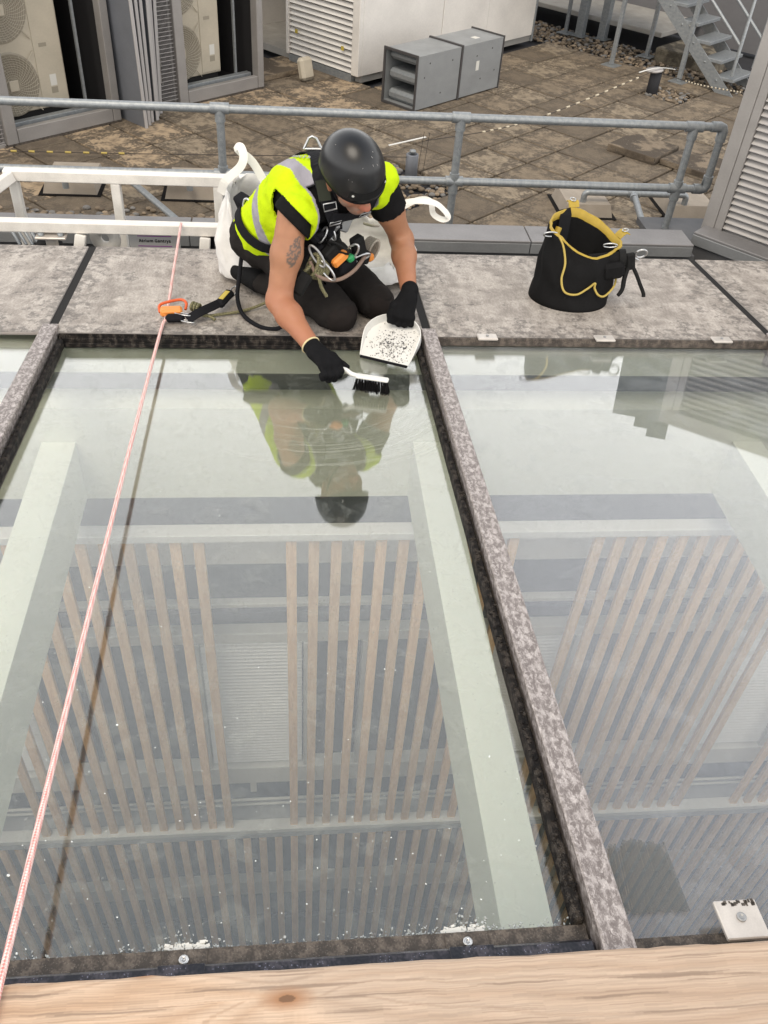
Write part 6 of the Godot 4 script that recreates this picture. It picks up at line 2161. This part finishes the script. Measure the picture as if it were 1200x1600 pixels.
# ---------------------------------------------------------------- brush, dustpan, crumbs of glass
func build_brush_and_pan():
	var a := g(-0.278, 0.006, 0.345)
	var b := g(-0.163, 0.004, 0.377)
	var ax := (b - a).normalized()
	var t := thing("hand_brush", "white hand brush with black bristles held on the glass", "brush", a)
	var bs := Basis(ax, GN, ax.cross(GN))
	var L := (b - a).length()
	var st := begin()
	box(st, bs * Vector3(L / 2, 0.004, 0.0), Vector3(L, 0.012, 0.026), bs, 0.004)
	obj("head", st, M.plastic_white, t)
	st = begin()
	var e := Vector3(-0.386, 0.062, 0.342) - a
	tube(st, curve([bs * Vector3(0.012, 0.004, 0.0), bs * Vector3(-0.015, 0.008, 0.0), bs * Vector3(-0.045, 0.022, 0.0), e * 0.75 + Vector3(0, 0.002, 0), e], 5), 0.0085, 8)
	obj("handle", st, M.plastic_white, t)
	rng.seed = 8
	for k in 12:
		for r in 3:
			var c := bs * Vector3(0.006 + (L - 0.012) * k / 11.0, -0.002, -0.008 + 0.008 * r)
			st = begin()
			for q in 9:
				var o := bs * Vector3(rng.randf_range(-0.004, 0.004), 0, rng.randf_range(-0.003, 0.003))
				var fan := (k / 11.0 - 0.5) * 0.014
				var tip := c + o * 1.6 + bs * Vector3(fan + rng.randf_range(-0.003, 0.003), -0.0495 + 0.006 * rng.randf(), rng.randf_range(-0.002, 0.008))
				tube(st, [c + o * 0.4, tip], [0.0014, 0.0009], 4)
			obj("bristle_tuft", st, M.cloth_black, t)
	# dustpan
	var f := g(-0.153, -0.044, 0.118)
	var ex := (Vector3(0.886, 0, 0) + GS * 0.464).normalized()
	var ey := (Vector3(0.063, 0, 0) + GN * 0.09 - GS * 0.15)
	ey = (ey - ex * ey.dot(ex)).normalized()
	var ez := ex.cross(ey).normalized()
	if ez.y < 0: ez = -ez
	var p := thing("dustpan", "white plastic dustpan with black lip full of grey glass crumbs", "dustpan", f)
	var out := []
	for k in 25:
		var q := float(k) / 24.0
		var an := PI * q
		var x := -cos(an)
		var w := 0.098 + 0.016 * sin(an)
		var y := 0.0
		# straight sides, then a round back
		if q < 0.2: out.append(Vector2(-0.097 - 0.014 * sin(q / 0.2 * PI / 2), 0.1 * q / 0.2))
		elif q > 0.8: out.append(Vector2(0.097 + 0.014 * sin((1 - q) / 0.2 * PI / 2), 0.1 * (1 - q) / 0.2))
		else:
			var aa := PI * (q - 0.2) / 0.6
			out.append(Vector2(-cos(aa) * 0.111, 0.1 + sin(aa) * 0.095))
	var P := func(v: Vector2, z: float) -> Vector3: return ex * v.x + ey * v.y + ez * z
	st = begin()
	st.set_smooth_group(-1)
	var c0 := Vector2(0, 0.08)
	for k in 24:
		tri(st, P.call(c0, 0.003), P.call(out[k + 1], 0.003), P.call(out[k], 0.003))
		tri(st, P.call(c0, 0.0), P.call(out[k], 0.0), P.call(out[k + 1], 0.0))
	tri(st, P.call(c0, 0.003), P.call(out[0], 0.003), P.call(out[24], 0.003))
	tri(st, P.call(c0, 0.0), P.call(out[24], 0.0), P.call(out[0], 0.0))
	obj("tray", st, M.plastic_white, p)
	st = begin()
	for k in 24:
		var h0 := 0.034 * ss(0.0, 0.3, minf(k / 24.0, 1 - k / 24.0) * 1.4) + 0.006
		var h1 := 0.034 * ss(0.0, 0.3, minf((k + 1) / 24.0, 1 - (k + 1) / 24.0) * 1.4) + 0.006
		var i0: Vector2 = (out[k] - c0) * 0.975 + c0
		var i1: Vector2 = (out[k + 1] - c0) * 0.975 + c0
		var o0: Vector2 = (out[k] - c0) * 1.03 + c0
		var o1: Vector2 = (out[k + 1] - c0) * 1.03 + c0
		quad(st, P.call(out[k], 0.0), P.call(o0, h0), P.call(o1, h1), P.call(out[k + 1], 0.0))
		quad(st, P.call(i0, 0.003), P.call(i1, 0.003), P.call((o1 - c0) * 0.97 + c0, h1), P.call((o0 - c0) * 0.97 + c0, h0))
		quad(st, P.call(o0, h0), P.call((o0 - c0) * 0.97 + c0, h0), P.call((o1 - c0) * 0.97 + c0, h1), P.call(o1, h1))
	obj("rim", st, M.plastic_white, p)
	st = begin()
	box(st, ex * 0.0 + ey * -0.004 + ez * 0.0005, Vector3(0.196, 0.012, 0.006), Basis(ex, ey, ez), 0.002)
	obj("rubber_lip", st, M.strap, p)
	st = begin()
	tube(st, [P.call(Vector2(0.0, 0.185), 0.025), P.call(Vector2(0.0, 0.25), 0.05), P.call(Vector2(0.0, 0.3), 0.062)], [0.014, 0.012, 0.012], 10)
	obj("handle", st, M.plastic_white, p)
	rng.seed = 12
	var dark := begin()
	var pale := begin()
	for k in 520:
		var v := Vector2(rng.randfn(0.015, 0.045), rng.randfn(0.075, 0.042))
		if v.y < 0.004 or v.y > 0.165 or absf(v.x) > 0.09: continue
		var s := rng.randf_range(0.0008, 0.003)
		if rng.randf() < 0.03: s *= 2.2
		box(dark if rng.randf() < 0.78 else pale, P.call(v, 0.0035 + s * 0.4), Vector3(s * 1.6, s * 0.8, s), Basis(Vector3(rng.randf(), rng.randf(), rng.randf() + 0.1).normalized(), rng.randf() * 6.0))
	var d := obj("swept_crumbs", dark, M.crumb_dark, p)
	d.set_meta("kind", "stuff")
	d = obj("swept_crumbs", pale, M.label_white, p)
	d.set_meta("kind", "stuff")
func build_crumbs():
	rng.seed = 55
	var bm := begin()
	box(bm, Vector3.ZERO, Vector3(1, 0.6, 0.7))
	var mm := MultiMesh.new()
	mm.transform_format = MultiMesh.TRANSFORM_3D
	mm.use_colors = true
	mm.mesh = commit(bm)
	var spots := []
	for k in 1500:
		var x := rng.randf_range(-1.35, -0.025)
		var s := rng.randf_range(0.1, 2.34)
		var keep := 0.03 + 0.85 * exp(-pow((s - 2.3) / 0.26, 2.0)) * (0.35 + 0.65 * exp(-pow((x + 0.3) / 0.22, 2.0)) + 0.4 * exp(-pow((x + 0.85) / 0.3, 2.0)))
		if x < -0.7 and s > 0.9: keep += 0.06
		if rng.randf() < keep: spots.append(Vector2(x, s))
	mm.instance_count = spots.size()
	for k in spots.size():
		var sz := rng.randf_range(0.0008, 0.0026)
		if rng.randf() < 0.05: sz *= 1.8
		mm.set_instance_transform(k, Transform3D(Basis(Vector3(rng.randf() - 0.5, 1, rng.randf() - 0.5).normalized(), rng.randf() * TAU).scaled(Vector3.ONE * sz), g(spots[k].x, -0.0478, spots[k].y)))
		mm.set_instance_color(k, Color(0.75, 0.78, 0.76) if rng.randf() < 0.8 else Color(0.2, 0.2, 0.2))
	var o := MultiMeshInstance3D.new()
	o.name = "glass_crumbs"
	o.multimesh = mm
	o.material_override = M.stone
	add_child(o)
	tag(o, "sparkling glass crumbs scattered over the lowered pane", "debris", "", "stuff")
